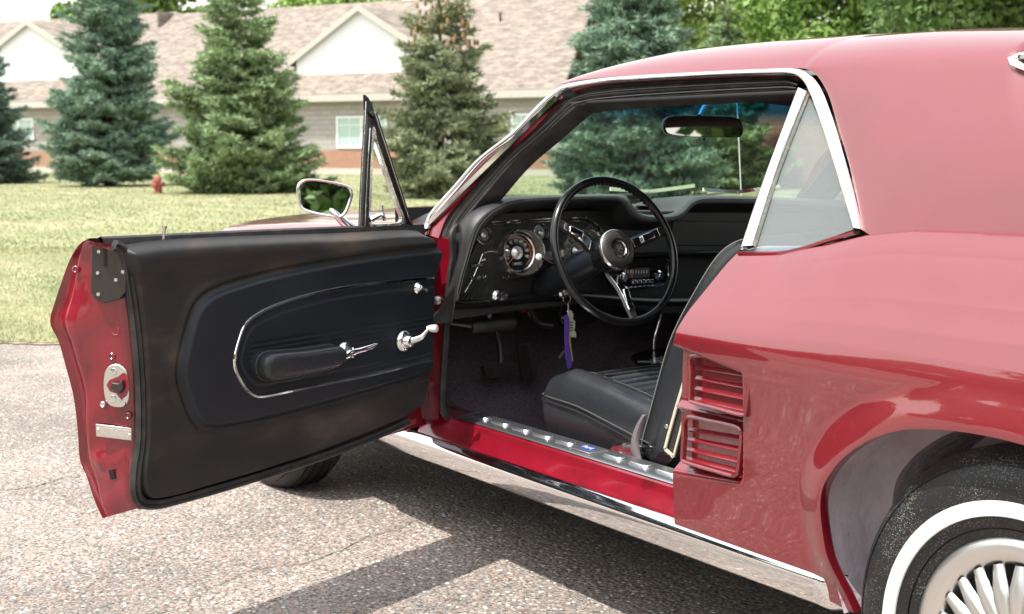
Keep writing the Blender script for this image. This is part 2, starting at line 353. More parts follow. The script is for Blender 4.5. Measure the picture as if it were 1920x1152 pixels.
def spruce(base, h, Rad, seed, m, label, nb=300, tips=5, cones=False, group='spruce trees on the lawn', low=.02, power=.9):
    rng = np.random.RandomState(seed); root = empty('spruce_tree', tuple(base), label, 'tree', group)
    zf = low+(1-low)*(1-np.sqrt(rng.uniform(.0004, 1, nb)))*.985; az = np.arange(nb)*2.39996+rng.normal(0, .4, nb)
    L = Rad*(1-zf)**power*rng.uniform(.52, 1.14, nb)*(.86+.2*np.sin(az*2+seed)*np.sin(zf*17+seed*2))*np.interp(zf, [0, .10], [.72, 1])+.12
    cl = []
    for i in range(nb):
        o = np.array([math.cos(az[i]), math.sin(az[i]), 0]); s_ = np.array([-o[1], o[0], 0]); Lb = L[i]; droop = rng.uniform(-.30, -.05)*(1-zf[i]*.9)
        def pt(t): return np.array([0, 0, zf[i]*h])+o*Lb*t+np.array([0, 0, Lb*(droop*t+.26*t*t)])
        nt_ = max(5, int(Lb*9))
        for t in np.linspace(.18, 1, nt_):
            p0 = pt(t); ln = (.40*Lb*(1-t)+.16)*rng.uniform(.8, 1.2)
            for sg in (-1, 1):
                d = o*rng.uniform(.5, .9)+s_*sg*rng.uniform(.6, 1)+np.array([0, 0, rng.uniform(-.25, .15)]); d /= np.linalg.norm(d)
                q = np.arange(0, ln, .085)+.02; cl.append(np.c_[p0+d*q[:, None], np.tile(d, (len(q), 1))])
        q = np.linspace(.1, 1, int(Lb*9)+2); cl.append(np.c_[np.array([pt(x) for x in q]), np.tile(o+np.array([0, 0, .2]), (len(q), 1))])
    q = np.linspace(.8, 1, 14); cl.append(np.c_[np.zeros((14, 2)), q*h, np.tile([0, 0, 1.], (14, 1))])
    C = np.vstack(cl); K = len(C); C = np.repeat(C, tips, 0); N = len(C)
    d = C[:, 3:]+rng.normal(0, .55, (N, 3))+np.array([0, 0, .25]); d /= np.linalg.norm(d, axis=1)[:, None]
    p = C[:, :3]+rng.normal(0, .02, (N, 3)); ln = rng.uniform(.09, .17, N)[:, None]
    sd_ = np.cross(d, rng.normal(0, 1, (N, 3))); sd_ /= np.linalg.norm(sd_, axis=1)[:, None]
    V = np.stack([p-sd_*.019, p+sd_*.019, p+d*ln], 1).reshape(-1, 3)
    tri_mesh('crown', V, np.arange(len(V)).reshape(-1, 3), m, root)
    lathe('trunk', (0, 0, -.1), (0, 0, 1), [(.035*h*.6, 0), (.028*h*.6, .4), (.015*h*.6, h*.6), (.01, h*.97)], M['bark'], root, seg=10)
    if cones:
        cm = None
        for i in range(130):
            z = rng.uniform(.62, .97); a = rng.uniform(0, 6.28); r = Rad*(1-z)**power*rng.uniform(.6, 1)+.08
            c = np.array([r*math.cos(a), r*math.sin(a), z*h-.1*r])
            if cm is None:
                co = lathe('cone', (0, 0, 0), (0, 0, 1), [(0, -.07), (.03, -.05), (.035, 0), (.02, .06), (0, .07)], M['cone'], root, seg=6); cm = co.data
            else:
                co = bpy.data.objects.new('cone', cm); COL.objects.link(co); co.parent = root
            co.location = tuple(c)
    return root
def scl(p): return F/((np.array(p)-CAM)@FW)
def spruce_px(u_, vb, vt, hw, seed, m, label, **kw):
    b = PZ(u_, vb, 0); s_ = scl(b); return spruce(b, (vb-vt)/s_, hw/s_, seed, m, label, **kw)
spruce_px(208, 350, -260, 122, 1, M['spruce_blue'], 'tall blue green spruce left of the fire hydrant, its top out of frame', nb=420, power=.75)
spruce_px(455, 362, -60, 165, 2, M['spruce_green'], 'bushy yellow green spruce right of the fire hydrant', nb=380, power=.85)
spruce_px(828, 372, -75, 140, 3, M['spruce_olive'], 'open spruce with brown cones in front of the building window side', cones=True, nb=190, power=.72)
spruce_px(-30, 345, 40, 120, 4, M['spruce_dark'], 'dark spruce cut by the left edge of the picture', nb=260)
spruce_px(1185, 374, -120, 178, 5, M['spruce_blue'], 'broad blue green spruce seen through the windshield behind the steering wheel', nb=400, power=.7)
spruce_px(1360, 356, -10, 118, 6, M['spruce_green'], 'slimmer spruce behind the interior mirror and car roof', nb=260)
def leafy(base, h, cr, seed, m, label, n=26000, trunk=.2, cb=.35, group='broadleaf trees', cat='tree', leafsz=.11):
    rng = np.random.RandomState(seed); root = empty('broadleaf_tree', tuple(base), label, cat, group)
    mb = MB(); K = 60; cc = []
    top = np.array([0, 0, h*cb])
    mb.add(*sweep_data([(0, 0, -.1), (.05, .02, h*cb*.5), (0, 0, h*cb)], circ(trunk, 9), up=(1, 0, 0), scale=[1.2, .9, .8]))
    for i in range(K):
        a = rng.uniform(0, 6.283); zz = cb*.9+(1-cb*.9)*rng.beta(1.3, 1.3); rr = cr*math.sqrt(max(0.05, 1-((zz-(1+cb)/2)/((1-cb)/2*1.12))**2))*rng.uniform(.35, 1)
        c = np.array([rr*math.cos(a), rr*math.sin(a), zz*h]); cc.append(c)
        if i % 2 == 0:
            mid = top*.5+c*.5+np.array([0, 0, -.08*h])+rng.normal(0, .2, 3)
            mb.add(*sweep_data(spline([top*.75, mid, c], 6), circ(trunk*.35, 5), up=(.3, .2, 1), scale=np.linspace(1, .2, 6)))
    mb.build('trunk', M['bark'], root)
    cc = np.array(cc); ci = rng.randint(0, K, n); rad = cr*.26*rng.uniform(.6, 1.25, K)[ci]
    dv = rng.normal(0, 1, (n, 3)); dv /= np.linalg.norm(dv, axis=1)[:, None]; p = cc[ci]+dv*(rad*rng.uniform(.55, 1.1, n))[:, None]*np.array([1, 1, .7])
    a = rng.normal(0, 1, (n, 3)); a /= np.linalg.norm(a, axis=1)[:, None]; b2 = np.cross(a, rng.normal(0, 1, (n, 3))); b2 /= np.linalg.norm(b2, axis=1)[:, None]
    sz = leafsz*rng.uniform(.7, 1.5, n)[:, None]
    V = np.stack([p-a*sz, p+b2*sz*.5, p+a*sz, p-b2*sz*.5], 1).reshape(-1, 3); i0 = np.arange(n)*4
    T = np.vstack([np.c_[i0, i0+1, i0+2], np.c_[i0, i0+2, i0+3]])
    tri_mesh('crown', V, T, m, root); return root
def leafy_px(u_, d, h, cr, seed, m, label, **kw):
    r_ = ray(u_, 300); r_ = r_[:2]/np.linalg.norm(r_[:2]); p = np.array([CAM[0]+r_[0]*d, CAM[1]+r_[1]*d, 0]); return leafy(p, h, cr, seed, m, label, **kw)
leafy_px(1735, 30, 7.4, 3.6, 21, M['leaf'], 'large green broadleaf tree just over the car roof', n=80000, cb=.25, trunk=.2, leafsz=.075)
leafy_px(1990, 26, 7.4, 3.2, 22, M['leafd'], 'dark broadleaf tree over the roof at the right edge', n=70000, cb=.25, leafsz=.075)
leafy_px(1290, 62, 9.5, 4.6, 23, M['leaf2'], 'pale green broadleaf tree behind the spruce and right of the building', n=30000, leafsz=.16)
leafy_px(300, 82, 12.0, 5.5, 24, M['leaf'], 'distant broadleaf tree over the gap between the two roofs', n=30000, leafsz=.2)
leafy_px(620, 95, 12.2, 5.5, 25, M['leaf2'], 'distant pale tree peeking over the main roof ridge', n=26000, leafsz=.2)
leafy_px(1130, 72, 10.8, 4.6, 27, M['leaf2'], 'bright green tree at the right end of the main roof', n=26000, leafsz=.18)
# trees on the camera's side of the car park, mirrored in the paint, chrome and mirror
for i, (x, y, h, cr) in enumerate([(-29, -30, 6.5, 3.6), (-20, -26, 9.5, 4.8), (-13, -24, 9.8, 5.2), (-5, -25, 9, 5.2), (3, -25, 9, 5.2), (12, -24, 9, 5), (22, -20, 9, 5), (19, -5, 7, 4.2), (20, 3.5, 7, 4.2)]):
    leafy((x, y, 0), h, cr, 40+i, M['leafd'], 'broadleaf tree behind the camera across the car park, %s of nine' % ['first', 'second', 'third', 'fourth', 'fifth', 'sixth', 'seventh', 'eighth', 'last'][i], n=22000, cb=.16, group='tree row across the car park', leafsz=.17)

# ================================================================== building
BA, BB = PZ(30, 323, 0), PZ(1010, 330.5, 0)
bx = (BB-BA); BLn = np.linalg.norm(bx); bx /= BLn; bn = np.array([bx[1], -bx[0], 0.])      # outward normal towards the camera
if bn@(CAM-BA) < 0: bn = -bn
def BP(a, b, off=0): return pl(a, b, BA+bn*off, bn)
def bl(p): return float((np.array(p)-BA)@bx), float(p[2])
def BL(s_, o, z): return BA+bx*s_+bn*o+np.array([0, 0, z])
m = M['block'] = mat('pale_block_wall', (.50, .44, .42), .9)
n, l = nm(m)
def brickmat(m, c1, c2, mortar, scale, bw=.5, rh=.25, ms=.012):
    n, l = nm(m); tc = n.new('ShaderNodeTexCoord'); bt = n.new('ShaderNodeTexBrick'); mp = n.new('ShaderNodeMapping')
    g = math.atan2(bx[1], bx[0]); mp.vector_type = 'POINT'; mp.inputs['Rotation'].default_value = (math.pi/2, 0, 0)
    m1 = n.new('ShaderNodeVectorRotate'); m1.rotation_type = 'Z_AXIS'; m1.inputs['Angle'].default_value = -g
    l.new(tc.outputs['Object'], m1.inputs['Vector']); l.new(m1.outputs[0], mp.inputs[0]); l.new(mp.outputs[0], bt.inputs['Vector'])
    bt.inputs['Color1'].default_value = (*c1, 1); bt.inputs['Color2'].default_value = (*c2, 1); bt.inputs['Mortar'].default_value = (*mortar, 1)
    bt.inputs['Scale'].default_value = scale; bt.inputs['Mortar Size'].default_value = ms; bt.inputs['Brick Width'].default_value = bw; bt.inputs['Row Height'].default_value = rh
    l.new(bt.outputs[0], n['Principled BSDF'].inputs['Base Color'])
    bp = n.new('ShaderNodeBump'); bp.inputs['Distance'].default_value = .01; bp.invert = True; l.new(bt.outputs['Fac'], bp.inputs['Height']); l.new(bp.outputs[0], n['Principled BSDF'].inputs['Normal'])
brickmat(m, (.42, .385, .375), (.36, .33, .32), (.29, .27, .26), 1, .4, .2, .01)
M['brick'] = mat('orange_brick', (.5, .24, .14), .9); brickmat(M['brick'], (.42, .19, .11), (.34, .14, .085), (.46, .36, .30), 1, .22, .075, .01)
M['brick_dark'] = mat('brown_brick', (.3, .15, .1), .9); brickmat(M['brick_dark'], (.36, .17, .10), (.27, .12, .08), (.30, .23, .19), 1, .22, .075, .01)
M['fascia'] = mat('cream_trim', (.48, .46, .42), .6); M['stucco'] = mat('white_stucco', (.80, .80, .84), .8); M['concrete'] = mat('pale_concrete', (.55, .50, .45), .9)
m = M['shingle'] = mat('tan_shingles', (.4, .32, .27), .95)
n, l = nm(m); tc = n.new('ShaderNodeTexCoord'); m1 = n.new('ShaderNodeVectorRotate'); m1.rotation_type = 'Z_AXIS'; m1.inputs['Angle'].default_value = -math.atan2(bx[1], bx[0])
l.new(tc.outputs['Object'], m1.inputs['Vector']); mp = n.new('ShaderNodeMapping'); mp.inputs['Scale'].default_value = (1, .6, 4); l.new(m1.outputs[0], mp.inputs[0])
t1 = n.new('ShaderNodeTexNoise'); t1.inputs['Scale'].default_value = 2.2; t1.inputs['Detail'].default_value = 8; t1.inputs['Roughness'].default_value = .75; l.new(mp.outputs[0], t1.inputs['Vector'])
r = n.new('ShaderNodeValToRGB'); l.new(t1.outputs[0], r.inputs[0]); e = r.color_ramp.elements; e[0].position = .36; e[0].color = (.125, .098, .08, 1); e[1].position = .66; e[1].color = (.35, .30, .255, 1)
l.new(r.outputs[0], n['Principled BSDF'].inputs['Base Color'])
M['winglass'] = mat('window_glass', (.05, .09, .09), .05); M['blind'] = mat('pale_green_blind', (.42, .55, .52), .6)
bld = empty('building', tuple(BA), 'long single storey building with tan shingle roof, white gables and brick base', 'building')
bld.location = tuple(BA)
def bpart(name, vs, fs, m, **kw):
    o = mesh(name, [np.array(p)-BA for p in vs], fs, m, bld, **kw); return o
def bbox(name, s0, s1, o0, o1, z0, z1, m, parent=None):
    vs = [BL(s_, o_, z_)-BA for s_ in (s0, s1) for o_ in (o0, o1) for z_ in (z0, z1)]
    return mesh(name, vs, [(0, 1, 3, 2), (4, 6, 7, 5), (0, 4, 5, 1), (2, 3, 7, 6), (0, 2, 6, 4), (1, 5, 7, 3)], m, parent or bld, smooth=False)
s_end = BLn+1.0; ez = bl(BP(1010, 172))[1]; ez0 = 3.12; eave = (bl(BP(40, 190))[1]+bl(BP(1010, 170))[1])/2
zw = bl(BP(630, 283))[1]
bbox('brick_base', -14, s_end, -9, .05, .25, zw, M['brick']); bbox('foundation', -14, s_end+.03, -9, .09, -.1, .25, M['concrete'])
w0 = bl(BP(631, 218)); w1 = bl(BP(706, 279))
bbox('wall', -14, s_end, -9, 0, zw+.001, eave, M['block'])
def window(s0, s1, z0, z1):
    o = bbox('window', s0, s1, -.02, .02, z0, z1, M['blind']); fw = .09
    mb = MB()
    def b2(a, b, c, d, e=.07): mb.add([BL(x, y, z)-BA for x in (a, b) for y in (.021, e) for z in (c, d)], [(0, 1, 3, 2), (4, 6, 7, 5), (0, 4, 5, 1), (2, 3, 7, 6), (0, 2, 6, 4), (1, 5, 7, 3)])
    b2(s0-fw, s0, z0-fw, z1+fw); b2(s1, s1+fw, z0-fw, z1+fw); b2(s0, s1, z0-fw, z0); b2(s0, s1, z1, z1+fw); b2((s0+s1)/2-.05, (s0+s1)/2+.05, z0, z1, .06)
    mb.build('frame', M['stucco'], o, smooth=False)
    for a in np.linspace(z0, z1, 9)[1:-1]: pass
    mb = MB()
    for h_ in ((s0, (s0+s1)/2-.05), ((s0+s1)/2+.05, s1)):
        b2c = mb; mb.add([BL(x, y, z)-BA for x in h_ for y in (.022, .03) for z in (z0+(z1-z0)*.74, z0+(z1-z0)*.74+.03)], [(0, 1, 3, 2), (4, 6, 7, 5), (0, 4, 5, 1), (2, 3, 7, 6), (0, 2, 6, 4), (1, 5, 7, 3)])
        xm = sum(h_)/2; mb.add([BL(x, y, z)-BA for x in (xm-.015, xm+.015) for y in (.031, .036) for z in (z0, z1)], [(0, 1, 3, 2), (4, 6, 7, 5), (0, 4, 5, 1), (2, 3, 7, 6), (0, 2, 6, 4), (1, 5, 7, 3)])
    mb.build('muntin', M['stucco'], o, smooth=False)
window(w0[0]+.1, w1[0]+.45, w1[1]+.1, w0[1]-.1)
wl = bl(BP(34, 226)); window(wl[0]-.8, wl[0]+.9, bl(BP(34, 262))[1], wl[1])
wr = bl(BP(990, 218)); window(wr[0]-.6, wr[0]+.8, w1[1]+.1, w0[1]-.1)
def slab(name, P, th, m):      # thick roof plane from 4 (s,o,z) corners
    Q = [BL(*p)-BA for p in P]; nrm = np.cross(Q[1]-Q[0], Q[2]-Q[0]); nrm /= np.linalg.norm(nrm)
    if nrm[2] < 0: nrm = -nrm
    vs, fs = prism_data(Q, -nrm*th); return mesh(name, vs, fs, m, bld, smooth=False)
ov = .45; sB = bl(BP(160, 20))[0]
def onroof(a, b, pitch): # intersection with the main roof plane
    nn = -bn*math.sin(pitch)*-1+np.array([0, 0, math.cos(pitch)]); return pl(a, b, BL(0, ov, eave), nn)
pitch = R(33)
rtop = onroof(600, 10, pitch); dz = rtop[2]-eave; run = dz/math.tan(pitch)
rE = onroof(1112, -6, pitch); sE = (rE-BA)@bx; rl = onroof(335, 20, pitch); sM = (rl-BA)@bx
rlow = onroof(100, 36, pitch); dzl = rlow[2]-eave; runl = dzl/math.tan(pitch)
sEav = (onroof(1066, 150, pitch)-BA)@bx
slab('roof', [(sM, ov, eave), (sEav, ov, eave), (sE, ov-run, eave+dz), (sM, ov-run, eave+dz)], .12, M['shingle'])
slab('roof', [(-15, ov, eave+.002), (sM-.01, ov, eave+.002), (sM-.01, ov-runl, eave+dzl), (-15, ov-runl, eave+dzl)], .12, M['shingle'])
slab('roof', [(sM, ov-run*2, eave), (sE, ov-run*2, eave), (sE, ov-run-.02, eave+dz), (sM, ov-run-.02, eave+dz)], .12, M['shingle'])
bbox('roof_end_wall', sM-.1, sM-.02, ov-2*run+1, ov-runl*.8, eave, eave+dzl*.98, M['shingle'])
bbox('fascia', -15, sEav, ov+.02, ov+.07, eave-.30, eave-.02, M['fascia'])
bbox('soffit', -15, sEav, 0, ov+.018, eave-.10, eave-.06, M['fascia'])
def gable(pk, bl_, br_, wl_, base_v):
    # front wall set back on the roof plane
    ob = onroof(pk[0], base_v, pitch); of = float((ob-BA)@bn); P = lambda a, b: BP(a, b, of)
    pkp = P(*pk); sp, zp = bl(pkp); sl, zl = bl(P(*bl_)); hw = sp-sl; slope = (zp-zl)/hw; zb = float(ob[2])-.05
    hw2 = hw*.92; of2 = of-.02
    Q = [BL(sp-hw2, of2, zb), BL(sp+hw2, of2, zb), BL(sp+hw2, of2, zp-slope*hw2-.1), BL(sp, of2, zp-.1), BL(sp-hw2, of2, zp-slope*hw2-.1)]
    vs, fs = prism_data([q-BA for q in Q], -bn*.3); mesh('gable_wall', vs, fs, M['stucco'], bld, smooth=False)
    depth = (zp-zb)/math.tan(pitch)+.3; e_ = .14
    for sg in (-1, 1):
        slab('gable_roof', [(sp, of+e_, zp), (sp+sg*hw*1.06, of+e_, zp-slope*hw*1.06), (sp+sg*hw*1.06, of-depth*.5, zp-slope*hw*1.06), (sp, of-depth, zp)], .1, M['shingle'])
        a = BL(sp, of+e_+.015, zp+.02)-BA; c = BL(sp+sg*hw*1.06, of+e_+.015, zp-slope*hw*1.06+.02)-BA
        vs, fs = prism_data([a, c, c-np.array([0, 0, .26]), a-np.array([0, 0, .26])], bn*.04); mesh('bargeboard', vs, fs, M['fascia'], bld, smooth=False)
gable((675, 10), (545, 115), None, None, 138)
gable((54, 38), (-50, 122), None, None, 152)
vent = onroof(938, 40, pitch); lathe('roof_vent', tuple(vent-BA), (0, 0, 1), [(.05, -.1), (.05, .35), (0, .35)], M['dark_metal'], bld, seg=10)
# brown brick wing at the right, and grey cabinets at the left
q0 = PZ(1395, 352, 0); q1 = PZ(1475, 354, 0); dq = (q1-q0)/np.linalg.norm(q1-q0); nq = np.array([-dq[1], dq[0], 0]); top = 3.1
wg = empty('brick_wing', tuple(q0), 'small brown brick building seen past the interior mirror through the windshield', 'building')
vs, fs = prism_data([(0, 0, -.1), dq*9-np.array([0, 0, .1]), dq*9+np.array([0, 0, top]), (0, 0, top)], nq*4); mesh('wall', vs, fs, M['brick_dark'], wg, smooth=False)
vs, fs = prism_data([(-dq*.3-nq*.3+np.array([0, 0, top])), (dq*9.3-nq*.3+np.array([0, 0, top])), (dq*9.3-nq*.3+np.array([0, 0, top+.2])), (-dq*.3-nq*.3+np.array([0, 0, top+.2]))], nq*4.6); mesh('roof', vs, fs, M['fascia'], wg, smooth=False)
def cab(u0, u1, v0, v1, label, m):
    p = PZ((u0+u1)/2, v1, 0); s_ = scl(p); c = empty('utility_cabinet', tuple(p), label, 'cabinet', 'grey cabinets by the building'); wd = (u1-u0)/s_; h = (v1-v0)/s_
    Rm = np.array([bx, -bn, (0, 0, 1)]).T; mb = MB(); mb.box((0, 0, h/2), (wd, .7, h), Rm); mb.build('body', m, c, bevel=.02)
    mb = MB()
    for i in range(6): mb.box(bn*.37+np.array([0, 0, h*(.2+.12*i)]), (wd*.8, .02, .03), Rm)
    mb.build('louvre', M['dark_metal'], c)
    mb = MB(); mb.box((0, 0, .03), (wd*1.1, .8, .06), Rm); mb.build('pad', M['concrete'], c)
M['cab'] = mat('grey_cabinet_paint', (.25, .27, .27), .6); M['cab2'] = mat('light_grey_paint', (.55, .58, .58), .6)
cab(82, 112, 280, 320, 'dark grey slatted air conditioner beside the left spruce', M['cab'])
cab(40, 78, 292, 320, 'pale grey box unit between the two left spruces', M['cab2'])
# hydrant
hb = PZ(297, 364, 0); hs_ = 1/scl(hb); hy = empty('fire_hydrant', tuple(hb), 'faded red fire hydrant between the two left spruces', 'hydrant')
M['hyd'] = mat('faded_red_paint', (.52, .07, .05), .5); ramp(M['hyd'], 8, [(.4, (.33, .05, .035)), (.7, (.45, .18, .14))])
k = 37*hs_
lathe('body', (0, 0, 0), (0, 0, 1), [(.0, 0), (.30*k, 0), (.30*k, .07*k), (.19*k, .08*k), (.17*k, .62*k), (.25*k, .64*k), (.25*k, .70*k), (.17*k, .72*k)], M['hyd'], hy, seg=20)
lathe('cap', (0, 0, .72*k), (0, 0, 1), [(.19*k, 0), (.18*k, .1*k), (.12*k, .2*k), (.05*k, .24*k), (.05*k, .32*k), (0, .32*k)], M['hyd'], hy, seg=20)
for sg in (-1, 1): lathe('side_nozzle', tuple(bx*sg*.15*k+np.array([0, 0, .5*k])), tuple(bx*sg), [(.09*k, 0), (.09*k, .12*k), (.12*k, .12*k), (.12*k, .2*k), (.04*k, .2*k), (.04*k, .26*k), (0, .26*k)], M['hyd'], hy, seg=12)
lathe('front_nozzle', tuple(bn*.15*k+np.array([0, 0, .42*k])), tuple(bn), [(.13*k, 0), (.13*k, .08*k), (.16*k, .08*k), (.16*k, .16*k), (.05*k, .17*k), (.05*k, .22*k), (0, .22*k)], M['hyd'], hy, seg=12)
#CARSTART
# ================================================================== THE CAR
car = empty('coupe', (-.8, CY, 0), 'dark red classic two door coupe with the driver door open, black interior and whitewall tyre', 'car')
CO = np.array([-.8, CY, 0])
_link = link
def clink(name, me, m=None, parent=None, **kw):        # children are given in world coordinates
    o = _link(name, me, m, parent, **kw)
    return o
def fix(o):                                             # parent without moving
    r_ = o
    while r_.parent: r_ = r_.parent
    return o
car.matrix_world = Matrix.Translation(Vector(CO))
bpy.context.view_layer.update()
def link(name, me, m=None, parent=None, **kw):
    if parent is not None:
        r_ = parent
        while r_.parent is not None: r_ = r_.parent
        if r_ is car:
            o = _link(name, me, m, parent, **kw)
            # every part's own origin sits at the car's base, so local = world - CO
            if parent is car: me.transform(Matrix.Translation(Vector(-CO)))
            else: me.transform(Matrix.Translation(Vector(-CO)))
            return o
    return _link(name, me, m, parent, **kw)
def pts(f, L): return np.array([f(*p) for p in L])
def bothsides(o, name=None):      # mirrored twin on the passenger side
    me = o.data.copy(); me.transform(Matrix.Scale(-1, 4, (0, 1, 0))); me.flip_normals()
    q = bpy.data.objects.new(name or o.name.split('.')[0], me); COL.objects.link(q); q.parent = o.parent
    for md in o.modifiers:
        nmd = q.modifiers.new(md.name, md.type)
        for pr in ('thickness', 'offset', 'width', 'segments', 'levels', 'render_levels', 'limit_method', 'angle_limit'):
            if hasattr(md, pr): setattr(nmd, pr, getattr(md, pr))
    return q
# ---- body side surface
ZX = [-.80, -.74, -.62, -.5, -.42, -.3, 0, .6, 1.15]; ZV = [.908, .913, .920, .942, .962, .978, .985, .975, .95]
YZ = [.20, .24, .30, .40, .50, .60, .68, .72, .745, .77, .80, .84, .90, .93]; YV = [.09, .075, .056, .047, .037, .026, .014, .008, .007, .016, .033, .062, .107, .135]
YZf = np.array(spline(np.c_[YZ, YV], 9000))
g_ = np.exp(-np.linspace(-2, 2, 161)**2); g_ /= g_.sum(); _p = np.pad(YZf[:, 1], 80, mode='edge'); YZf[:, 1] = np.convolve(_p, g_, 'valid')
g2 = np.exp(-np.linspace(-2, 2, 1001)**2); g2 /= g2.sum(); _p = np.pad(YZf[:, 1], 500, mode='edge'); YZs = np.convolve(_p, g2, 'valid')
def ybs(z, zbv):
    zz = np.where(z > .745, .745+(z-.745)*.185/(zbv-.745), z); return np.interp(zz, YZf[:, 0], YZs)
def yb(z, zbv):
    z = np.asarray(z, float); zz = np.where(z > .745, .745+(z-.745)*.185/(zbv-.745), z)
    return np.interp(zz, YZf[:, 0], YZf[:, 1])
def arc(P, n): return spline([(a, 0, b) for a, b in P], n)[:, [0, 2]]
ARCH = [(-.345, .262), (-.372, .33), (-.388, .40), (-.393, .46), (-.385, .50), (-.363, .535), (-.328, .572), (-.272, .612), (-.206, .643), (-.148, .658), (-.065, .668), (.025, .669), (.11, .66), (.20, .635), (.29, .585), (.37, .51), (.42, .42), (.44, .33), (.445, .265)]
AT = [-.56, -.525, -.50, -.475, -.45, -.42, -.38, -.31, -.22, -.15, -.06, .03, .11, .20, .29, .37, .42, .46, .50]
front = [(-.848, .285), (-.62, .28), (-.42, .27)]; FT = [-.75, -.68, -.60]
rear = [(.8, .29), (1.12, .38)]; RTt = [.8, 1.12]
fl = lin(front+[ARCH[0]], 130)[:-1]; ar = arc(ARCH, 120); rr_ = lin([ARCH[-1]]+rear, 26)[1:]
fT = np.interp(np.linspace(0, 1, 130), np.linspace(0, 1, 4), FT+[AT[0]])[:-1]
aT = np.interp(np.linspace(0, 1, 120), np.r_[0, np.cumsum(np.hypot(*np.diff(np.array(ARCH), axis=0).T))]/np.hypot(*np.diff(np.array(ARCH), axis=0).T).sum(), AT)
rT = np.interp(np.linspace(0, 1, 26), [0, .55, 1], [AT[-1]]+RTt)[1:]
Bp = np.vstack([fl, ar, rr_]); Tx = np.r_[fT, aT, rT]
NW = 170; Q = []
for i in range(len(Bp)):
    top = np.array([Tx[i], np.interp(Tx[i], ZX, ZV)]); wv = np.linspace(0, 1, NW)[:, None]
    q = Bp[i]*(1-wv)+top*wv
    if Tx[i] < -.5: q[:, 0] -= .030*np.sin(np.pi*wv[:, 0])*(1-sm((Tx[i]+.75)/.25))
    Q.append(q)
Q = np.array(Q); X_, Z_ = Q[..., 0], Q[..., 1]
ARd = arc(ARCH, 1400)
def archdist(x, z):
    x = np.asarray(x); z = np.asarray(z); out_ = np.empty(x.shape)
    for i in range(x.shape[0]): out_[i] = np.sqrt(((x[i][..., None]-ARd[:, 0])**2+(z[i][..., None]-ARd[:, 1])**2)).min(-1)
    return out_
def scoop(x, z):
    xr = np.interp(z, [.455, .695], [-.631, -.606]); zt = np.interp(x, [-.84, -.62], [.727, .693]); zb2 = np.interp(x, [-.84, -.63], [.432, .452])
    xr = xr+.006; b0_, b1_ = PY(1292, 765, .05), PY(1400, 790, .05); zm = np.interp(x, [b0_[0], b1_[0]], [b0_[2], b1_[2]])
    return sm((xr-x)/.014)*sm((zt-z)/.018)*sm((z-zb2)/.030)*(1-.55*np.exp(-((z-zm)/.008)**2))
def bodyY(x, z):
    zbv = np.interp(x, ZX, ZV); k_ = sm((x+.74)/.34)*sm((zbv-z)/.05); y = yb(z, zbv)*(1-k_)+ybs(z, zbv)*k_
    y = y-.021*sm(1-archdist(x, z)/.078)*sm((z-.28)/.1)
    y = y+.004*np.sin(np.clip((x+.85)/1.6, 0, 1)*np.pi)*-1+.10*np.clip((x-.75)/.4, 0, 1)**2
    return y+.034*scoop(x, z)*np.interp(x, [-.86, -.72], [.75, 1])
Y_ = bodyY(X_, Z_)
G = np.stack([X_, Y_, Z_], -1)
# small lip turned into the wheel opening and the door shut face
lip = G[:, :1].copy(); lip[..., 1] += .022; lip2 = lip.copy(); lip2[..., 1] += .012
a0, a1 = len(fl), len(fl)+len(ar); cen = np.array([.02, .33])
for k in range(len(lip)):
    if a0 <= k < a1:
        v = np.array([lip[k, 0, 0]-.02, lip[k, 0, 2]-.33]); v /= np.linalg.norm(v); lip2[k, 0, 0] += v[0]*.012; lip2[k, 0, 2] += v[1]*.012
G2 = np.concatenate([lip2, lip, G], 1)
# belt ledge rolled inwards under the side glass
led = G2[:, -1:].copy(); led[..., 1] += .012; led[..., 2] += .003; led2 = led.copy(); led2[..., 1] += .06; led2[..., 2] += .008
G2 = np.concatenate([G2, led, led2], 1)
sh = G2[0].copy(); sh0 = sh.copy(); sh0[:, 1] += .10; sh1 = sh.copy(); sh1[:, 0] += .001; sh1[:, 1] += .004   # door shut face
G2 = np.concatenate([sh0[None], sh1[None], G2], 0)
qp = grid('quarter_panel', G2, M['paint'], car, flip=False, angle=50); bothsides(qp)
# louvre inserts in the side scoop
def louvre(outer, sl, yq_):
    yq = yq_; outer = [(1290+(a-1290)*.955, b) for a, b in outer]; sl = [(p, (1290+(q[0]-1290)*.955, q[1])) for p, q in sl]
    def PQ(a, b, o=0): return PY(a, b, yq-o)
    c = np.mean(outer, 0)
    ringo = spline(outer, 48, True); path = [PQ(*p, .004) for p in ringo]
    fr = sweep('side_louvre', path, circ(.0055, 8, .008), M['paint'], car, up=(0, 1, 0), closed=True)
    prism('louvre_back', [PQ(*p, -.012) for p in ringo], (0, .006, 0), M['paint'], fr, smooth=False)
    for (a0_, b0_), (a1_, b1_) in sl:
        A, B = PQ(a0_, b0_, -.004), PQ(a1_, b1_, .0); h = .0165
        sec = lambda p: [p+np.array([0, .0, 0]), p+np.array([0, .007, h*.42]), p+np.array([0, .013, h*.5]), p+np.array([0, .004, -.003])]
        a_, b_ = sec(A), sec(B); mb = MB(); mb.add(a_+b_, [(0, 1, 5, 4), (1, 2, 6, 5), (2, 3, 7, 6), (3, 0, 4, 7), (0, 3, 2, 1), (4, 5, 6, 7)])
        mb.build('slat', M['paint'], fr, bevel=.0015)
    return fr
louvre([(1299, 668), (1350, 671), (1400, 678), (1412, 684), (1415, 696), (1410, 740), (1405, 772), (1399, 778), (1350, 766), (1302, 754), (1296, 747), (1297, 700)],
       [((1302, 691), (1405, 707)), ((1301, 711), (1403, 729)), ((1300, 731), (1401, 750)), ((1298, 750), (1399, 772))], .025)
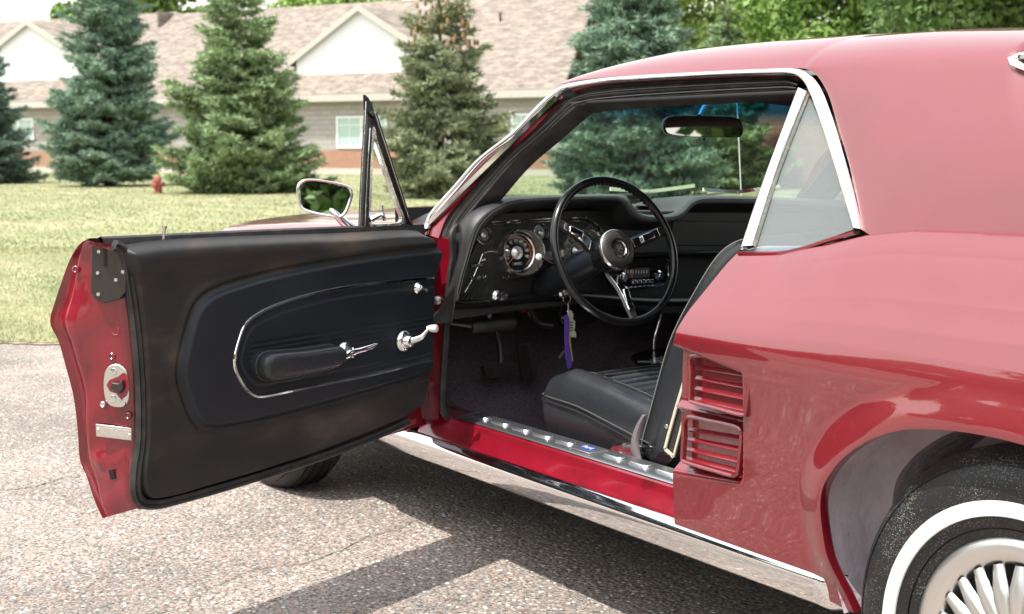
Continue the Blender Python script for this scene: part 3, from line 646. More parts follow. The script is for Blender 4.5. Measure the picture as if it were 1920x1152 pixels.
louvre([(1288, 783), (1335, 789), (1383, 799), (1395, 806), (1397, 818), (1393, 860), (1389, 885), (1382, 892), (1335, 880), (1287, 866), (1281, 859), (1283, 820)],
       [((1288, 808), (1390, 826)), ((1286, 826), (1389, 846)), ((1284, 845), (1387, 868)), ((1282, 862), (1384, 887))], .043)
# wheel housing
ang = np.linspace(-.15, math.pi+.15, 50)
def hous(yv, rx, rz): return [(.02+rx*math.cos(a)*-1, yv, .29+rz*math.sin(a)) for a in ang]
def hring(yv, k, add=0): q = cen+(ar-cen)*k; return [(a, yv, b+add) for a, b in q]
G = np.array([hring(.050, 1.035), hring(.10, 1.05), hring(.15, 1.05), hring(.185, 1.02), hring(.20, .96), hring(.36, .94), hring(.365, .2)])
wh = grid('wheel_housing', G, M['under'], car, flip=True); bothsides(wh)
# ---- roof and sail panel
c0 = [(1050, 159), (1080, 152), (1120, 147), (1200, 141), (1350, 134), (1440, 130), (1495, 128), (1515, 131), (1530, 140), (1543, 158), (1556, 185), (1572, 240), (1590, 300), (1604, 360), (1617, 432)]
Pd = spline(pts(GH, c0), 90); dj = int(np.argmin(np.abs(Pd[:, 0]+.70)))
belt = np.array([(x, .155+.02*x, np.interp(x, ZX, ZV)) for x in np.linspace(-.40, 1.05, 60)])
n1 = len(Pd); Pall = np.vstack([Pd, belt]); nP = len(Pall)
zed = lambda x: 1.297-.012*max(0, x+.5)
Eall = np.zeros((nP, 3)); kk = np.ones(nP); collapse = np.zeros(nP)
exd = np.linspace(Pd[0, 0], Pd[dj, 0], dj+1)
bl0, bl1 = np.array([-.187, .263, 1.285]), np.array([.42, .245, 1.0])
arcE = np.r_[np.linspace(-.69, -.187, 60)[1:], np.full(400, -.187)]
for i in range(nP):
    if i <= dj: Eall[i] = Pd[i]; Eall[i, 1] += .004; Eall[i, 2] += .004
    else:
        t = (i-dj)/(nP-1-dj)
        if t < .5:
            x = -.70+(t/.5)*(.70-.187); Eall[i] = (x, .265, zed(x))
        else:
            s_ = (t-.5)/.5; Eall[i] = bl0*(1-s_)+bl1*s_; Eall[i, 1] += -.015*math.sin(math.pi*s_); collapse[i] = 1
KC = spline([(-1.60, 0, .30), (-1.50, 0, .52), (-1.40, 0, .72), (-1.28, 0, .88), (-1.1, 0, .98), (-.8, 0, 1.03), (-.5, 0, 1.0), (-.187, 0, .78)], 80)[:, [0, 2]]
rows = []
yo = np.array([0, .012, .035, .07, .12, .19, .30, .45, CY-.265]); zo = np.array([0, .014, .030, .046, .061, .071, .080, .087, .090])
xd = .09*(1-(1-yo/yo[-1])**2)
for i in range(nP):
    E_ = Eall[i]; k = float(np.interp(E_[0], KC[:, 0], KC[:, 1]))
    side = [Pall[i]*(1-s_)+E_*s_ for s_ in np.linspace(0, 1, 14)]
    for j, s_ in enumerate(np.linspace(0, 1, 14)):
        side[j] = side[j]+np.array([0, -.012*math.sin(math.pi*s_)*min(1, np.linalg.norm(Pall[i]-E_)/.3), 0])
    if collapse[i]: rf = [E_+np.array([0, 1e-4*q, -2e-4*q]) for q in range(1, 9)]
    else:
        fx = np.interp(E_[0], [-1.58, -1.2], [-1, 0]); bx_ = np.interp(E_[0], [-.5, -.187], [0, .35])
        rf = [np.array([E_[0]+fx*xd[q]+bx_*xd[q], E_[1]+yo[q], E_[2]+zo[q]*k]) for q in range(1, 9)]
    rows.append(side+rf)
rows = np.array(rows); rs = grid('roof', rows, M['paint'], car, angle=60); bothsides(rs)
# gutter lip below the roof skin / belt crease filler between sail panel and quarter
# ---- bright drip moulding following the whole opening
def strip(name, A, B, f, thick, m, parent=None, n=90, fa=None, curved=.0, smoothl=True):
    A = (spline if smoothl else lin)(pts(f, A), n); B = (spline if smoothl else lin)(pts(fa or f, B), n); rows = []
    for i in range(n):
        t = A[min(i+1, n-1)]-A[max(i-1, 0)]; sdv = B[i]-A[i]; nn = np.cross(t, sdv); nn /= np.linalg.norm(nn)+1e-12
        if nn@(CAM-A[i]) < 0: nn = -nn
        m1_ = A[i]*.5+B[i]*.5
        rows.append([A[i]-nn*thick, A[i], A[i]*.82+B[i]*.18+nn*thick*.7, m1_+nn*(thick+curved), B[i]*.82+A[i]*.18+nn*thick*.7, B[i], B[i]-nn*thick])
    return grid(name, np.array(rows), m, parent or car, closed=True, angle=55)
L0 = [(792, 437), (806, 400), (850, 350), (895, 300), (960, 248), (1003, 203), (1035, 173), (1062, 158), (1120, 148), (1200, 141), (1350, 133), (1440, 129), (1485, 128), (1511, 135), (1535, 160), (1559, 220), (1583, 300), (1600, 365), (1614, 430)]
L1 = [(799, 440), (813, 405), (857, 353), (904, 300), (970, 250), (1012, 207), (1042, 181), (1067, 167), (1122, 157), (1200, 151), (1350, 143), (1440, 141), (1480, 141), (1500, 148), (1516, 172), (1537, 228), (1562, 305), (1580, 367), (1599, 428)]
dm = strip('drip_moulding', L0, L1, lambda a, b: GH(a, b, -.006), .006, M['chrome'], n=140); bothsides(dm)
# A-pillar: painted strip, then rubber with ridges
R0 = [(799, 440), (813, 405), (857, 353), (904, 300), (970, 250), (1012, 207), (1042, 181), (1067, 167), (1122, 157), (1200, 151), (1350, 143), (1440, 141), (1480, 141), (1500, 150)]
R1 = [(822, 447), (838, 408), (882, 355), (934, 300), (994, 249), (1032, 208), (1056, 184), (1078, 171), (1126, 160), (1200, 153.5), (1350, 146), (1440, 143), (1480, 143), (1498, 153)]
R2 = [(858, 455), (874, 415), (919, 358), (969, 300), (1030, 247), (1078, 205), (1094, 200), (1112, 196), (1150, 193), (1212, 188), (1350, 179), (1440, 174), (1478, 172), (1491, 171)]
pi_ = strip('pillar_paint', R0, R1, lambda a, b: GH(a, b, .008), .004, M['jamb'], n=120); bothsides(pi_)
def ribbed(name, A, B, f, m, cols, prof, n=130, parent=None):
    A = spline(pts(f, A), n); B = spline(pts(f, B), n); rows = []
    for i in range(n):
        t = A[min(i+1, n-1)]-A[max(i-1, 0)]; nn = np.cross(t, B[i]-A[i]); nn /= np.linalg.norm(nn)+1e-12
        if nn@(CAM-A[i]) < 0: nn = -nn
        rows.append([A[i]*(1-c_)+B[i]*c_+nn*h_ for c_, h_ in zip(cols, prof)])
    return grid(name, np.array(rows), m, parent or car, angle=50)
cols = [0, .04, .12, .16, .20, .30, .38, .42, .46, .56, .66, .70, .74, .86, .96, 1, 1]
prof = [-.02, .002, .004, .001, -.003, .004, .006, -.002, .003, .007, .003, -.005, .001, .005, .002, -.01, -.05]
ws = ribbed('weatherstrip', R1, R2, lambda a, b: GH(a, b, .018), M['rubber'], cols, prof); bothsides(ws)
for cc_, th in ((.40, .0022), (.72, .0022)):
    A = spline(pts(lambda a, b: GH(a, b, .012), R1), 100); B = spline(pts(lambda a, b: GH(a, b, .012), R2), 100)
    sweep('weatherstrip_bead', A*(1-cc_)+B*cc_, circ(th, 6), M['dark_metal'], car)
# weatherstrip down the hinge pillar and along the sill
vsx = -1.885
dn = [(848, 440), (850, 480), (844, 520), (838, 600), (832, 690), (829, 745), (834, 776), (850, 788)]
sweep('door_seal', spline([GH(858, 425, .012)]+[PX(a, b, vsx+.02) for a, b in dn], 60), rect(.018, .014), M['rubber'], car, up=(1, 0, 0), bevel=.003)
# hinge pillar face
A = [(806, 447), (806, 480), (806, 560), (803, 650), (798, 740), (794, 786)]; B = [(843, 447), (845, 490), (842, 530), (835, 620), (828, 700), (822, 786)]
fa = lambda a, b: PX(a, b, -1.90); fb = lambda a, b: PX(a, b, -1.88)
A = spline(pts(lambda a, b: PX(a, b, -1.955), A), 30); B = spline(pts(fb, B), 30); rows = []
for i in range(30):
    d = B[i]-A[i]; rows.append([A[i]+np.array([-.12, -.015, 0]), A[i], A[i]+d*.15+np.array([.008, 0, 0]), A[i]+d*.55+np.array([.012, 0, 0]), A[i]+d*.85+np.array([.002, 0, 0]), B[i], B[i]+np.array([-.1, .03, 0])])
grid('hinge_pillar', np.array(rows), M['jamb'], car, angle=40)
# corner cowl piece at the pillar foot
A = spline(pts(lambda a, b: GH(a, b, .0), [(786, 436), (800, 415), (815, 400)]), 8)
mesh('cowl_corner', *prism_data([GH(778, 432, .03), GH(800, 412, .03), GH(830, 420, .03), GH(850, 452, .03), GH(836, 470, .03), GH(808, 462, .03)], (-.05, .06, -.01)), M['jamb'], car, bevel=.006)
bolt_list = [(820, 563), (833, 779)]
for a, b in bolt_list:
    lathe('bolt', PX(a, b, -1.93+.012), (.8, -.6, 0), [(.0, .016), (.007, .015), (.008, .010), (.012, .009), (.014, .004), (.014, -.004)], M['alu'], car, seg=10)
# ---- rocker: painted sill, bright moulding, step plate
xs = np.linspace(-1.99, -.80, 60)
def sillrow(x):
    dz = .012*(x+2.3)/1.9
    P = [(.06, .27), (.062, .318), (.070, .330), (.086, .352), (.092, .366), (.094, .377), (.100, .381), (.190, .383), (.205, .375), (.21, .25)]
    return [(x, a, b+dz-.006) for a, b in P]
sl_ = grid('sill', np.array([sillrow(x) for x in xs]), M['jamb'], car, angle=32); bothsides(sl_)
xs = np.linspace(-2.34, -.386, 80)
def molrow(x):
    dz = .012*(x+2.3)/1.9-.0; e = min(1, (x+2.34)/.05+.3, (-.386-x)/.03+.35)
    P = [(.100, .228), (.078, .232), (.064, .240), (.054, .255), (.048, .274), (.045, .290), (.046, .299), (.052, .305), (.057, .310), (.062, .315), (.068, .317), (.09, .314)]
    return [(x, .09+(a-.09)*e, .275+(b-.275)*(.75+.25*e)+dz) for a, b in P]
rm = grid('rocker_moulding', np.array([molrow(x) for x in xs]), M['chrome'], car, closed=True, angle=60); bothsides(rm)
# end caps
for xx in (-2.34, -.386):
    P = molrow(xx); mesh('moulding_end', P, [tuple(range(len(P)))], M['chrome'], rm, smooth=False)
# step plate with pressed pads
xs = np.linspace(-1.84, -.80, 10); prof_ = [(.099, .3775), (.103, .3805), (.115, .382), (.175, .384), (.186, .382), (.189, .370)]
sp = grid('sill_plate', np.array([[(x, a, b+.012*(x+2.3)/1.9) for a, b in prof_] for x in xs]), M['plate'], car, angle=60)
edges = np.linspace(-1.82, -.83, 11)
for i in range(10):
    x0, x1 = edges[i]+.012, edges[i+1]-.012
    if i == 5: continue
    for yy, wd in ((.146, .032),):
        P = []
        for k in range(24):
            a = k/24*2*math.pi; cx = x1-wd/2 if math.cos(a) > 0 else x0+wd/2
            P.append(((cx+math.cos(a)*wd/2), yy+math.sin(a)*wd/2, .3815+.012*((x0+x1)/2+2.3)/1.9))
        prism('pressed_rib', P, (0, 0, .007), M['plate'], sp, bevel=.005)
xb = (edges[5]+edges[6])/2; zz = .3835+.012*(xb+2.3)/1.9
prism('badge_plate', [(xb-.042, .112, zz), (xb+.042, .112, zz), (xb+.042, .170, zz), (xb-.042, .170, zz)], (0, 0, .003), M['alu'], sp, bevel=.001)
prism('blue_oval', [(xb+.026*math.cos(a), .141+.013*math.sin(a), zz+.003) for a in np.linspace(0, 2*math.pi, 28, endpoint=False)], (0, 0, .0015), M['bluebadge'], sp, smooth=False)
text_mesh('badge_lettering', 'Ford', .020, (xb, .141, zz+.0052), (1, 0, 0), (0, 1, 0), M['white'], sp, .0004)
for x in (-1.78, -1.55, -1.30, -1.08, -.86):
    lathe('screw', (x, .144, .384+.012*(x+2.3)/1.9), (0, 0, 1), [(.006, 0), (.005, .002), (0, .003)], M['alu'], sp, seg=8)
# ---- floor, tunnel, toe board, carpet
fl_ = []
for x in np.linspace(-2.25, .1, 60):
    row = []
    for y in np.linspace(.192, 2*CY-.192, 60):
        t = sm((-1.97-x)/.30); z = .265+.36*t
        tn = sm(1-abs(y-CY)/.20)*.20*np.interp(x, [-2.2, -1.6, -.9], [1.1, 1, .9]); z = max(z, .265+tn) if t < .4 else z+tn*.3
        z += .11*sm(1-(y-.192)/.02)+.11*sm(1-(2*CY-.192-y)/.02)
        row.append((x, y, z))
    fl_.append(row)
grid('carpet', np.array(fl_), M['carpet'], car, flip=True)
mesh('firewall', [(-2.26, .15, .25), (-2.26, 2*CY-.15, .25), (-2.26, 2*CY-.15, .95), (-2.26, .15, .95)], [(0, 1, 2, 3)], M['black'], car, smooth=False)
mesh('underbody', [(-3.6, .2, .22), (1.0, .2, .22), (1.0, 2*CY-.2, .22), (-3.6, 2*CY-.2, .22)], [(0, 1, 2, 3)], M['black'], car, smooth=False)
mesh('rear_bulkhead', [(.12, .15, .25), (.12, 2*CY-.15, .25), (.3, 2*CY-.15, .98), (.3, .15, .98)], [(0, 1, 2, 3)], M['vinyl'], car, smooth=False)
# sill side wall and mat
P = [PZ(a, b, .285) for a, b in [(1018, 657), (1028, 652), (1052, 655), (1072, 668), (1080, 705), (1050, 712), (1026, 712)]]
prism('floor_mat', [(-1.95, .50, .40), (-1.70, .50, .30), (-1.35, .40, .29), (-1.35, .62, .29), (-1.70, .70, .30), (-1.95, .66, .42)], (0, 0, .012), M['rubber'], car, bevel=.004)
# ---- passenger side inner wall
py = 2*CY
mesh('passenger_door_trim', *prism_data([(-1.98, py-.16, .28), (-.82, py-.16, .28), (-.82, py-.16, .93), (-1.98, py-.16, .90)], (0, .05, 0)), M['vinyl'], car, bevel=.02)
xs = np.linspace(-2.05, -.80, 40)
pd_ = grid('passenger_door', np.array([[(x, py-yb(z, .91), z) for z in np.linspace(.27, .91, 30)]+[(x, py-.17, .915)] for x in xs]), M['paint'], car)
sweep('armrest_passenger', [(-1.5, py-.2, .62), (-1.1, py-.2, .62)], circ(.035, 10, .025), M['vinyl'], car, up=(0, 0, 1), bevel=.005)
# headliner and header
hl = []
for x in np.linspace(-1.60, .05, 20):
    hl.append([(x-.05*(1-((y-CY)/.62)**2)*(x < -1.3), y, 1.245+.065*(1-((y-CY)/.62)**2)-.04*sm((-1.50-x)/.12)-.25*max(0, x+.2)) for y in np.linspace(.262, py-.262, 26)])
grid('headliner', np.array(hl), M['headliner'], car, solid=.01)
# windshield
WL0, WL1 = np.array([-2.03, .135, .90]), np.array([-1.545, .262, 1.262]); rows = []
for a in np.linspace(0, 1, 24):
    Lf = WL0*(1-a)+WL1*a; row = []
    for b_ in np.linspace(0, 1, 40):
        q = Lf.copy(); q[1] = Lf[1]*(1-b_)+(py-Lf[1])*b_; q[0] -= (.19-.09*a)*(1-(2*b_-1)**2); q[2] += .03*a*(1-(2*b_-1)**2); row.append(q)
    rows.append(row)
wsG = np.array(rows); grid('windshield', wsG, M['windshield'], car, angle=80)
sweep('windshield_header', wsG[-1]+np.array([.02, 0, .01]), rect(.05, .03), M['headliner'], car, bevel=.008)
sweep('windshield_trim', wsG[-1]+np.array([-.012, 0, .018]), rect(.02, .008), M['chrome'], car)
sweep('windshield_trim_side', [q+np.array([-.01, -.012, .0]) for q in wsG[:, 0]], rect(.014, .014), M['chrome'], car)
# passenger windshield pillar (inner face)
pp = [q for q in wsG[:, -1]]
sweep('passenger_pillar', [q+np.array([.03, .0, -.01]) for q in pp], rect(.12, .07), M['headliner'], car, up=(1, 0, 0), bevel=.01)
# quarter glass and its bright frame
QL = [(1495, 164), (1470, 230), (1439, 315), (1411, 395), (1387, 467)]; QR = [(1513, 172), (1489, 236), (1457, 318), (1431, 398), (1411, 461)]
qf = strip('quarter_window_frame', QL, QR, lambda a, b: GH(a, b, .004), .007, M['chrome'], n=40, curved=.002)
strip('quarter_window_seal', [(1513, 172), (1457, 318), (1411, 461)], [(1516, 173), (1460, 319), (1414, 462)], lambda a, b: GH(a, b, .004), .006, M['chrome_old'], qf, n=20)
sweep('quarter_window_sill_trim', spline(pts(lambda a, b: GH(a, b, .006), [(1388, 474), (1440, 476), (1475, 474), (1515, 464), (1560, 449), (1606, 436)]), 40), rect(.020, .006), M['paint'], car)
gl = [(1508, 172), (1520, 185), (1540, 232), (1566, 306), (1585, 368), (1602, 430), (1560, 445), (1515, 460), (1475, 470), (1440, 472), (1404, 470), (1431, 398), (1457, 318), (1489, 236)]
mesh('quarter_glass', pts(lambda a, b: GH(a, b, .012), gl), [tuple(range(len(gl)))], M['quarter_glass'], car, smooth=False)
# passenger side glass rear quarter frame (seen through) 
o = bothsides(qf)
# backlight: bright corner and glass
bE = np.array([bl0*(1-s_)+bl1*s_ for s_ in np.linspace(0, 1, 14)]); rows = []
for q in bE:
    rows.append([np.array([q[0]+.022*(1-(2*b_-1)**2), q[1]*(1-b_)+(py-q[1])*b_, q[2]+np.interp(q[0], [-.187, .42], [.066, .03])*(1-(2*b_-1)**4)]) for b_ in np.linspace(0, 1, 24)])
bk = np.array(rows); grid('backlight_glass', bk, M['glass'], car)
loop = spline([bl0+(.03, .04, .012), bl0+(-.004, 0, -.004), bE[2]+(0, -.006, 0), bE[6]+(0, -.01, 0), bE[13]], 40)
sweep('backlight_trim', loop, circ(.009, 8, .014), M['chrome'], car, up=(0, 1, 0)); 
# trunk, tail, hood, fenders (mostly outside the picture, seen from a step aside)
rows = []
for x in np.linspace(.40, 1.10, 12):
    rows.append([(x, y, np.interp(x, ZX, ZV)+.025*(1-((y-CY)/.74)**2)+.0) for y in np.linspace(.145+.1*np.clip((x-.75)/.4, 0, 1)**2, py-.145-.1*np.clip((x-.75)/.4, 0, 1)**2, 24)])
grid('trunk_lid', np.array(rows), M['paint'], car, flip=True)
mesh('tail_panel', [(1.11, .12, .36), (1.11, py-.12, .36), (1.10, py-.2, .955), (1.10, .2, .955)], [(0, 1, 2, 3)], M['paint'], car, smooth=False)
FA = [(-2.51, .26), (-2.52, .40), (-2.58, .54), (-2.70, .64), (-2.88, .675), (-3.06, .64), (-3.19, .54), (-3.25, .40), (-3.26, .28)]
fx = np.r_[np.linspace(-2.03, -2.50, 8), np.linspace(-2.51, -3.26, 50), np.linspace(-3.28, -3.54, 16)]
fa_ = spline([(a, 0, b) for a, b in FA], 80)
def fzb(x): return np.interp(x, [-3.55, -3, -2.3, -2.03], [.825, .86, .89, .90])
rows = []
for x in fx:
    zt = fzb(x); zl = .26
    if -3.26 <= x <= -2.51: zl = np.interp(-x, -fa_[:, 0], fa_[:, 2])
    z = np.linspace(zl, zt, 34); yy = yb(z, zt+.02)+.05*np.clip((-3.3-x)/.5, 0, 1)**2-.02*sm(1-np.abs(z-zl)/.07)*(1 if -3.26 <= x <= -2.51 else 0)
    rows.append([(x, a, b) for a, b in zip(yy, z)]+[(x, yy[-1]+.03, zt+.012), (x, yy[-1]+.08, zt+.016)])
fd = grid('front_fender', np.array(rows), M['paint'], car, flip=True); bothsides(fd)
rows = []
for x in np.linspace(-2.12, -3.57, 30):
    y0 = yb(fzb(x), fzb(x)+.02)+.081; row = []
    for y in np.linspace(float(y0), float(py-y0), 40):
        c_ = 1-((y-CY)/(CY-y0))**2; cr = .05 if x < -2.2 else .05
        row.append((x-.03*c_-.14*c_*np.interp(x, [-2.7, -2.12], [0, 1]), y, fzb(x)+.016+.040*c_**.8 if c_ > 0 else fzb(x)+.016))
    rows.append(row)
grid('hood', np.array(rows), M['paint'], car)
mesh('nose_panel', [(-3.58, .2, .35), (-3.58, py-.2, .35), (-3.59, py-.2, .83), (-3.59, .2, .83)], [(0, 1, 2, 3)], M['dark_metal'], car, smooth=False)
rows = [[(x, y, .905+.04*(1-((y-CY)/.72)**2)) for y in np.linspace(.14, py-.14, 30)] for x in (-2.02, -2.15)]
grid('cowl', np.array(rows), M['dash'], car, flip=True)
# wipers and antenna
def wiper(p0, p1):
    w_ = sweep('wiper', [p0, p1], rect(.008, .006), M['chrome'], car); sweep('wiper_blade', [np.array(p1)+(-.0, -.16, .012), np.array(p1), np.array(p1)+(.0, .20, .016)], rect(.006, .012), M['chrome'], w_)
wiper((-2.20, .72, .955), (-2.11, 1.02, .985)); wiper((-2.20, 1.12, .955), (-2.11, 1.42, .975))
a0_ = PY(1390, 372, 1.62); a1_ = PY(1384, 238, 1.62); sweep('antenna', [a0_-(a1_-a0_)*.25, a1_+(a1_-a0_)*.35], circ(.0022, 6), M['white'], car, up=(1, 0, 0))
# ---- wheels
def tyre(parent, c, r, side, grooves=True):
    hw_ = .10; s_ = r/.36
    prof_ = [(.205, .070), (.212, .086), (.225, .092), (.2255, .089), (.2275, .089), (.228, .093), (.245, .099), (.262, .1025), (.290, .1025), (.312, .099), (.330, .090), (.3305, .086), (.333, .086), (.334, .088), (.347, .076), (.356, .060)]
    if grooves:
        for h0 in (.044, .015, -.015, -.044): prof_ += [(.360, h0+.006), (.352, h0+.004), (.352, h0-.004), (.360, h0-.006)]
    prof_ += [(.356, -.060), (.333, -.088), (.28, -.102), (.21, -.08)]
    prof_ = [(a*s_, b) for a, b in prof_]; vs, fs = lathe_data(c, (0, -side, 0), prof_, 96); vs = vs.copy()
    lowv = vs[:, 2] < .004; vs[lowv, 1] = c[1]+(vs[lowv, 1]-c[1])*1.06; vs[lowv, 2] = .004
    return mesh('tyre', vs, fs, M['tyre'], parent, angle=28)
def wheel(x, yc, zc, r, side, detail=True):
    c = np.array([x, yc, zc]); s_ = r/.36
    wroot = lathe('wheel', c, (0, -side, 0), [(0, .03), (.12*s_, .03), (.18*s_, .045), (.20*s_, .06), (.207*s_, .075), (.205*s_, .05), (.19*s_, -.07), (0, -.07)], M['dark_metal'], car, seg=48)
    t = tyre(wroot, c, r, side)
    lathe('whitewall', c, (0, -side, 0), [(.2475*s_, .0990), (.2485*s_, .1030), (.261*s_, .1040), (.2735*s_, .1040), (.2745*s_, .1010)], M['whitewall'], wroot, seg=96) if detail else None
    if detail:
        lathe('cover_rim', c, (0, -side, 0), [(.162, .060), (.166, .080), (.176, .090), (.190, .094), (.204, .091), (.213, .082), (.215, .066)], M['alu'], wroot, seg=72)
        lathe('cover_dish', c, (0, -side, 0), [(0, .070), (.10, .062), (.165, .060)], M['black'], wroot, seg=48)
        lathe('cover_centre', c, (0, -side, 0), [(.092, .070), (.088, .090), (.076, .098), (.070, .104), (.066, .116), (.050, .126), (.0, .130)], M['alu'], wroot, seg=48)
        base = None
        for k in range(24):
            a = k*math.pi/12+.06
            if base is None:
                vs = []
                for r_, hwd, h0 in ((.080, .0112, .098), (.110, .0150, .098), (.128, .0152, .095), (.146, .0120, .090), (.166, .0100, .084)):
                    for s2, dh in ((-1, -.006), (-.7, .001), (0, .003), (.7, .001), (1, -.006)): vs.append((r_, s2*hwd, h0+dh))
                fs = [(i*5+j, i*5+j+1, (i+1)*5+j+1, (i+1)*5+j) for i in range(4) for j in range(4)]
                base = bpy.data.meshes.new('fin'); base.from_pydata(vs, [], fs); base.materials.append(M['alu']); base.polygons.foreach_set('use_smooth', [True]*len(fs))
            f_ = bpy.data.objects.new('fin', base); COL.objects.link(f_); f_.parent = wroot
            er = np.array([math.cos(a), 0, math.sin(a)]); et = np.array([-math.sin(a), 0, math.cos(a)]); ex = np.array([0, -side, 0])
            p = c-CO; f_.matrix_local = Matrix(((er[0], et[0], ex[0], p[0]), (er[1], et[1], ex[1], p[1]), (er[2], et[2], ex[2], p[2]), (0, 0, 0, 1)))
    return wroot
wheel(.022, .135, .285, .36, 1); wheel(.022, py-.135, .285, .36, -1, False)
wheel(-2.83, .030, .330, .340, 1, False); wheel(-2.83, py-.030, .325, .335, -1, False)
#DOORSTART
# ================================================================== OPEN DRIVER DOOR
DA = R(71); DS = np.array([math.cos(DA), -math.sin(DA), 0]); DO = np.array([-math.sin(DA), -math.cos(DA), 0]); DH = np.array([-1.97, .07, 0]); DZ = np.array([0, 0, 1.])
def DP(s_, n_, z): return DH+DS*s_+DO*n_+DZ*z             # along the door, outward, up
def DN(a, b, n_): return pl(a, b, DH+DO*n_, DO)
def dsz(a, b, n_): p = DN(a, b, n_); return np.array([(p-DH)@DS, p[2]])
NI = -.125
# outer skin
out = [(168, 447, -.03), (150, 458, -.005), (130, 490, .03), (105, 560, .055), (94, 604, .062), (110, 640, .052), (124, 690, .045), (138, 745, .040), (146, 810, .042), (150, 862, .050), (163, 895, .036), (176, 935, .018), (192, 972, .0)]
oe = spline([DN(a, b, c_) for a, b, c_ in out], 60); rows = []
for q in oe:
    s1 = (q-DH)@DS; n1_ = (q-DH)@DO; z = q[2]
    row = []
    for t in np.linspace(0, 1, 40):
        s_ = s1*(1-t)+.0*t; n_ = n1_-.015*t; zz = z-(.035*t if z > .6 else -.03*t)
        row.append(DP(s_, n_, zz))
    rows.append(row)
door = grid('door', np.array(rows), M['paint'], car, angle=50)
# shut face of the door
ine = spline([DN(a, b, -.10) for a, b in [(200, 456), (228, 470), (240, 540), (252, 640), (260, 745), (262, 830), (256, 890), (258, 925), (272, 950)]], 60)
rows = []
for i in range(60):
    A_, B_ = oe[i], ine[i]; row = []
    for t in np.linspace(0, 1, 26):
        q = A_*(1-t)+B_*t; b_ = math.sin(math.pi*min(t/.16, 1))*-.010+.016*sm((t-.16)/.12)-.016*sm((t-.9)/.1)
        u_ = i/59; b_ += .010*math.exp(-((u_-.80)/.03)**2-((t-.45)/.12)**2)-.006*math.exp(-((u_-.30)/.14)**2-((t-.28)/.07)**2)+.004*math.sin(u_*19+t*3)*math.exp(-((t-.3)/.2)**2)
        row.append(q+DS*b_)
    rows.append(row)
grid('door_end_panel', np.array(rows), M['jamb'], door, flip=True, angle=50)
def on_end(a, b, off=0):    # point on the shut face
    n_ = DS*math.cos(.42)-DO*math.sin(.42)*-1
    A_ = oe[25]; B_ = ine[25]; nn = np.cross(B_-A_, DZ); nn /= np.linalg.norm(nn)
    if nn@(CAM-A_) < 0: nn = -nn
    return pl(a, b, A_*.5+B_*.5+nn*(.012+off), nn), nn
_, EN = on_end(200, 700)
def E_(a, b, off=0): return on_end(a, b, off)[0]
def endprism(name, L, th, m, off=0, **kw): return prism(name, [E_(a, b, off) for a, b in L], EN*th, m, door, **kw)
lt = endprism('latch_plate', [tuple(q) for q in spline([(212, 683), (226, 684), (238, 694), (243, 720), (243, 748), (234, 762), (214, 762), (201, 752), (196, 726), (199, 695)], 30, True)], .006, M['alu'], bevel=.002)
endprism('latch_opening', [(206, 712), (222, 706), (232, 698), (241, 704), (243, 728), (238, 742), (228, 750), (218, 738), (206, 734), (200, 722)], .002, M['jamb'], off=.0055, bevel=.0008)
endprism('latch_rotor', [(214, 716), (226, 718), (232, 712), (235, 726), (227, 738), (220, 730), (210, 728)], .012, M['dark_metal'], off=.007, bevel=.002)
for a, b in ((213, 697), (212, 748), (230, 756)): lathe('latch_screw', E_(a, b, .006), EN, [(.008, 0), (.007, .003), (0, .004)], M['chrome_old'], door, seg=12)
endprism('data_plate', [(180, 795), (247, 803), (247, 826), (181, 818)], .002, M['alu'], bevel=.0006); endprism('data_plate_strip', [(184, 801), (243, 808), (243, 821), (185, 814)], .0012, M['chrome_old'], off=.002, smooth=False)
for a, b in ((184, 805), (243, 816)): lathe('rivet', E_(a, b, .003), EN, [(.004, 0), (0, .003)], M['alu'], door, seg=8)
for a, b, r_ in ((143, 505, .008), (218, 620, .013), (211, 668, .008), (194, 758, .007), (241, 779, .008)):
    lathe('bolt', E_(a, b, .0), EN, [(r_, -.004), (r_, .004), (r_*.75, .006), (r_*.5, .004), (0, .004)], M['jamb'] if r_ > .0075 else M['alu'], door, seg=10)
for L in ([(137, 597), (144, 597), (144, 617), (138, 616)], [(204, 882), (213, 880), (217, 898), (208, 900)]): endprism('slot', L, .002, M['black'], off=-.001, smooth=False)
# black bracket over the glass channel
br = endprism('glass_channel_bracket', [(180, 462), (232, 458), (246, 470), (243, 545), (232, 560), (205, 567), (186, 560), (178, 545)], .022, M['dark_metal'], off=.0, bevel=.003)
endprism('bracket_slot', [(194, 458), (200, 458), (201, 500), (195, 500)], .002, M['black'], off=.0215, smooth=False)
for a, b in ((186, 472), (184, 512), (185, 552), (218, 525), (231, 510)): lathe('bracket_screw', E_(a, b, .022), EN, [(.005, 0), (.004, .003), (0, .003)], M['chrome_old'], door, seg=8)
# top of door: painted ledge, felt strip
tA = [DN(a, b, -.02) for a, b in [(168, 447), (300, 441), (450, 434), (600, 428), (700, 424), (772, 421)]]
tA = spline(tA, 50); zt = tA[:, 2]
rows = []
for i, q in enumerate(tA):
    s_ = (q-DH)@DS; z = q[2]; rows.append([DP(s_, .01, z-.025), DP(s_, -.005, z-.006), DP(s_, -.02, z), DP(s_, -.045, z+.001), DP(s_, -.047, z-.02)])
grid('door_sill', np.array(rows), M['paint'], door)
rows = []
for i, q in enumerate(tA):
    s_ = (q-DH)@DS; z = q[2]; rows.append([DP(s_, -.048, z-.02), DP(s_, -.049, z+.002), DP(s_, -.058, z+.005), DP(s_, -.066, z+.001), DP(s_, -.07, z-.02)])
grid('window_felt', np.array(rows), M['rubber'], door)
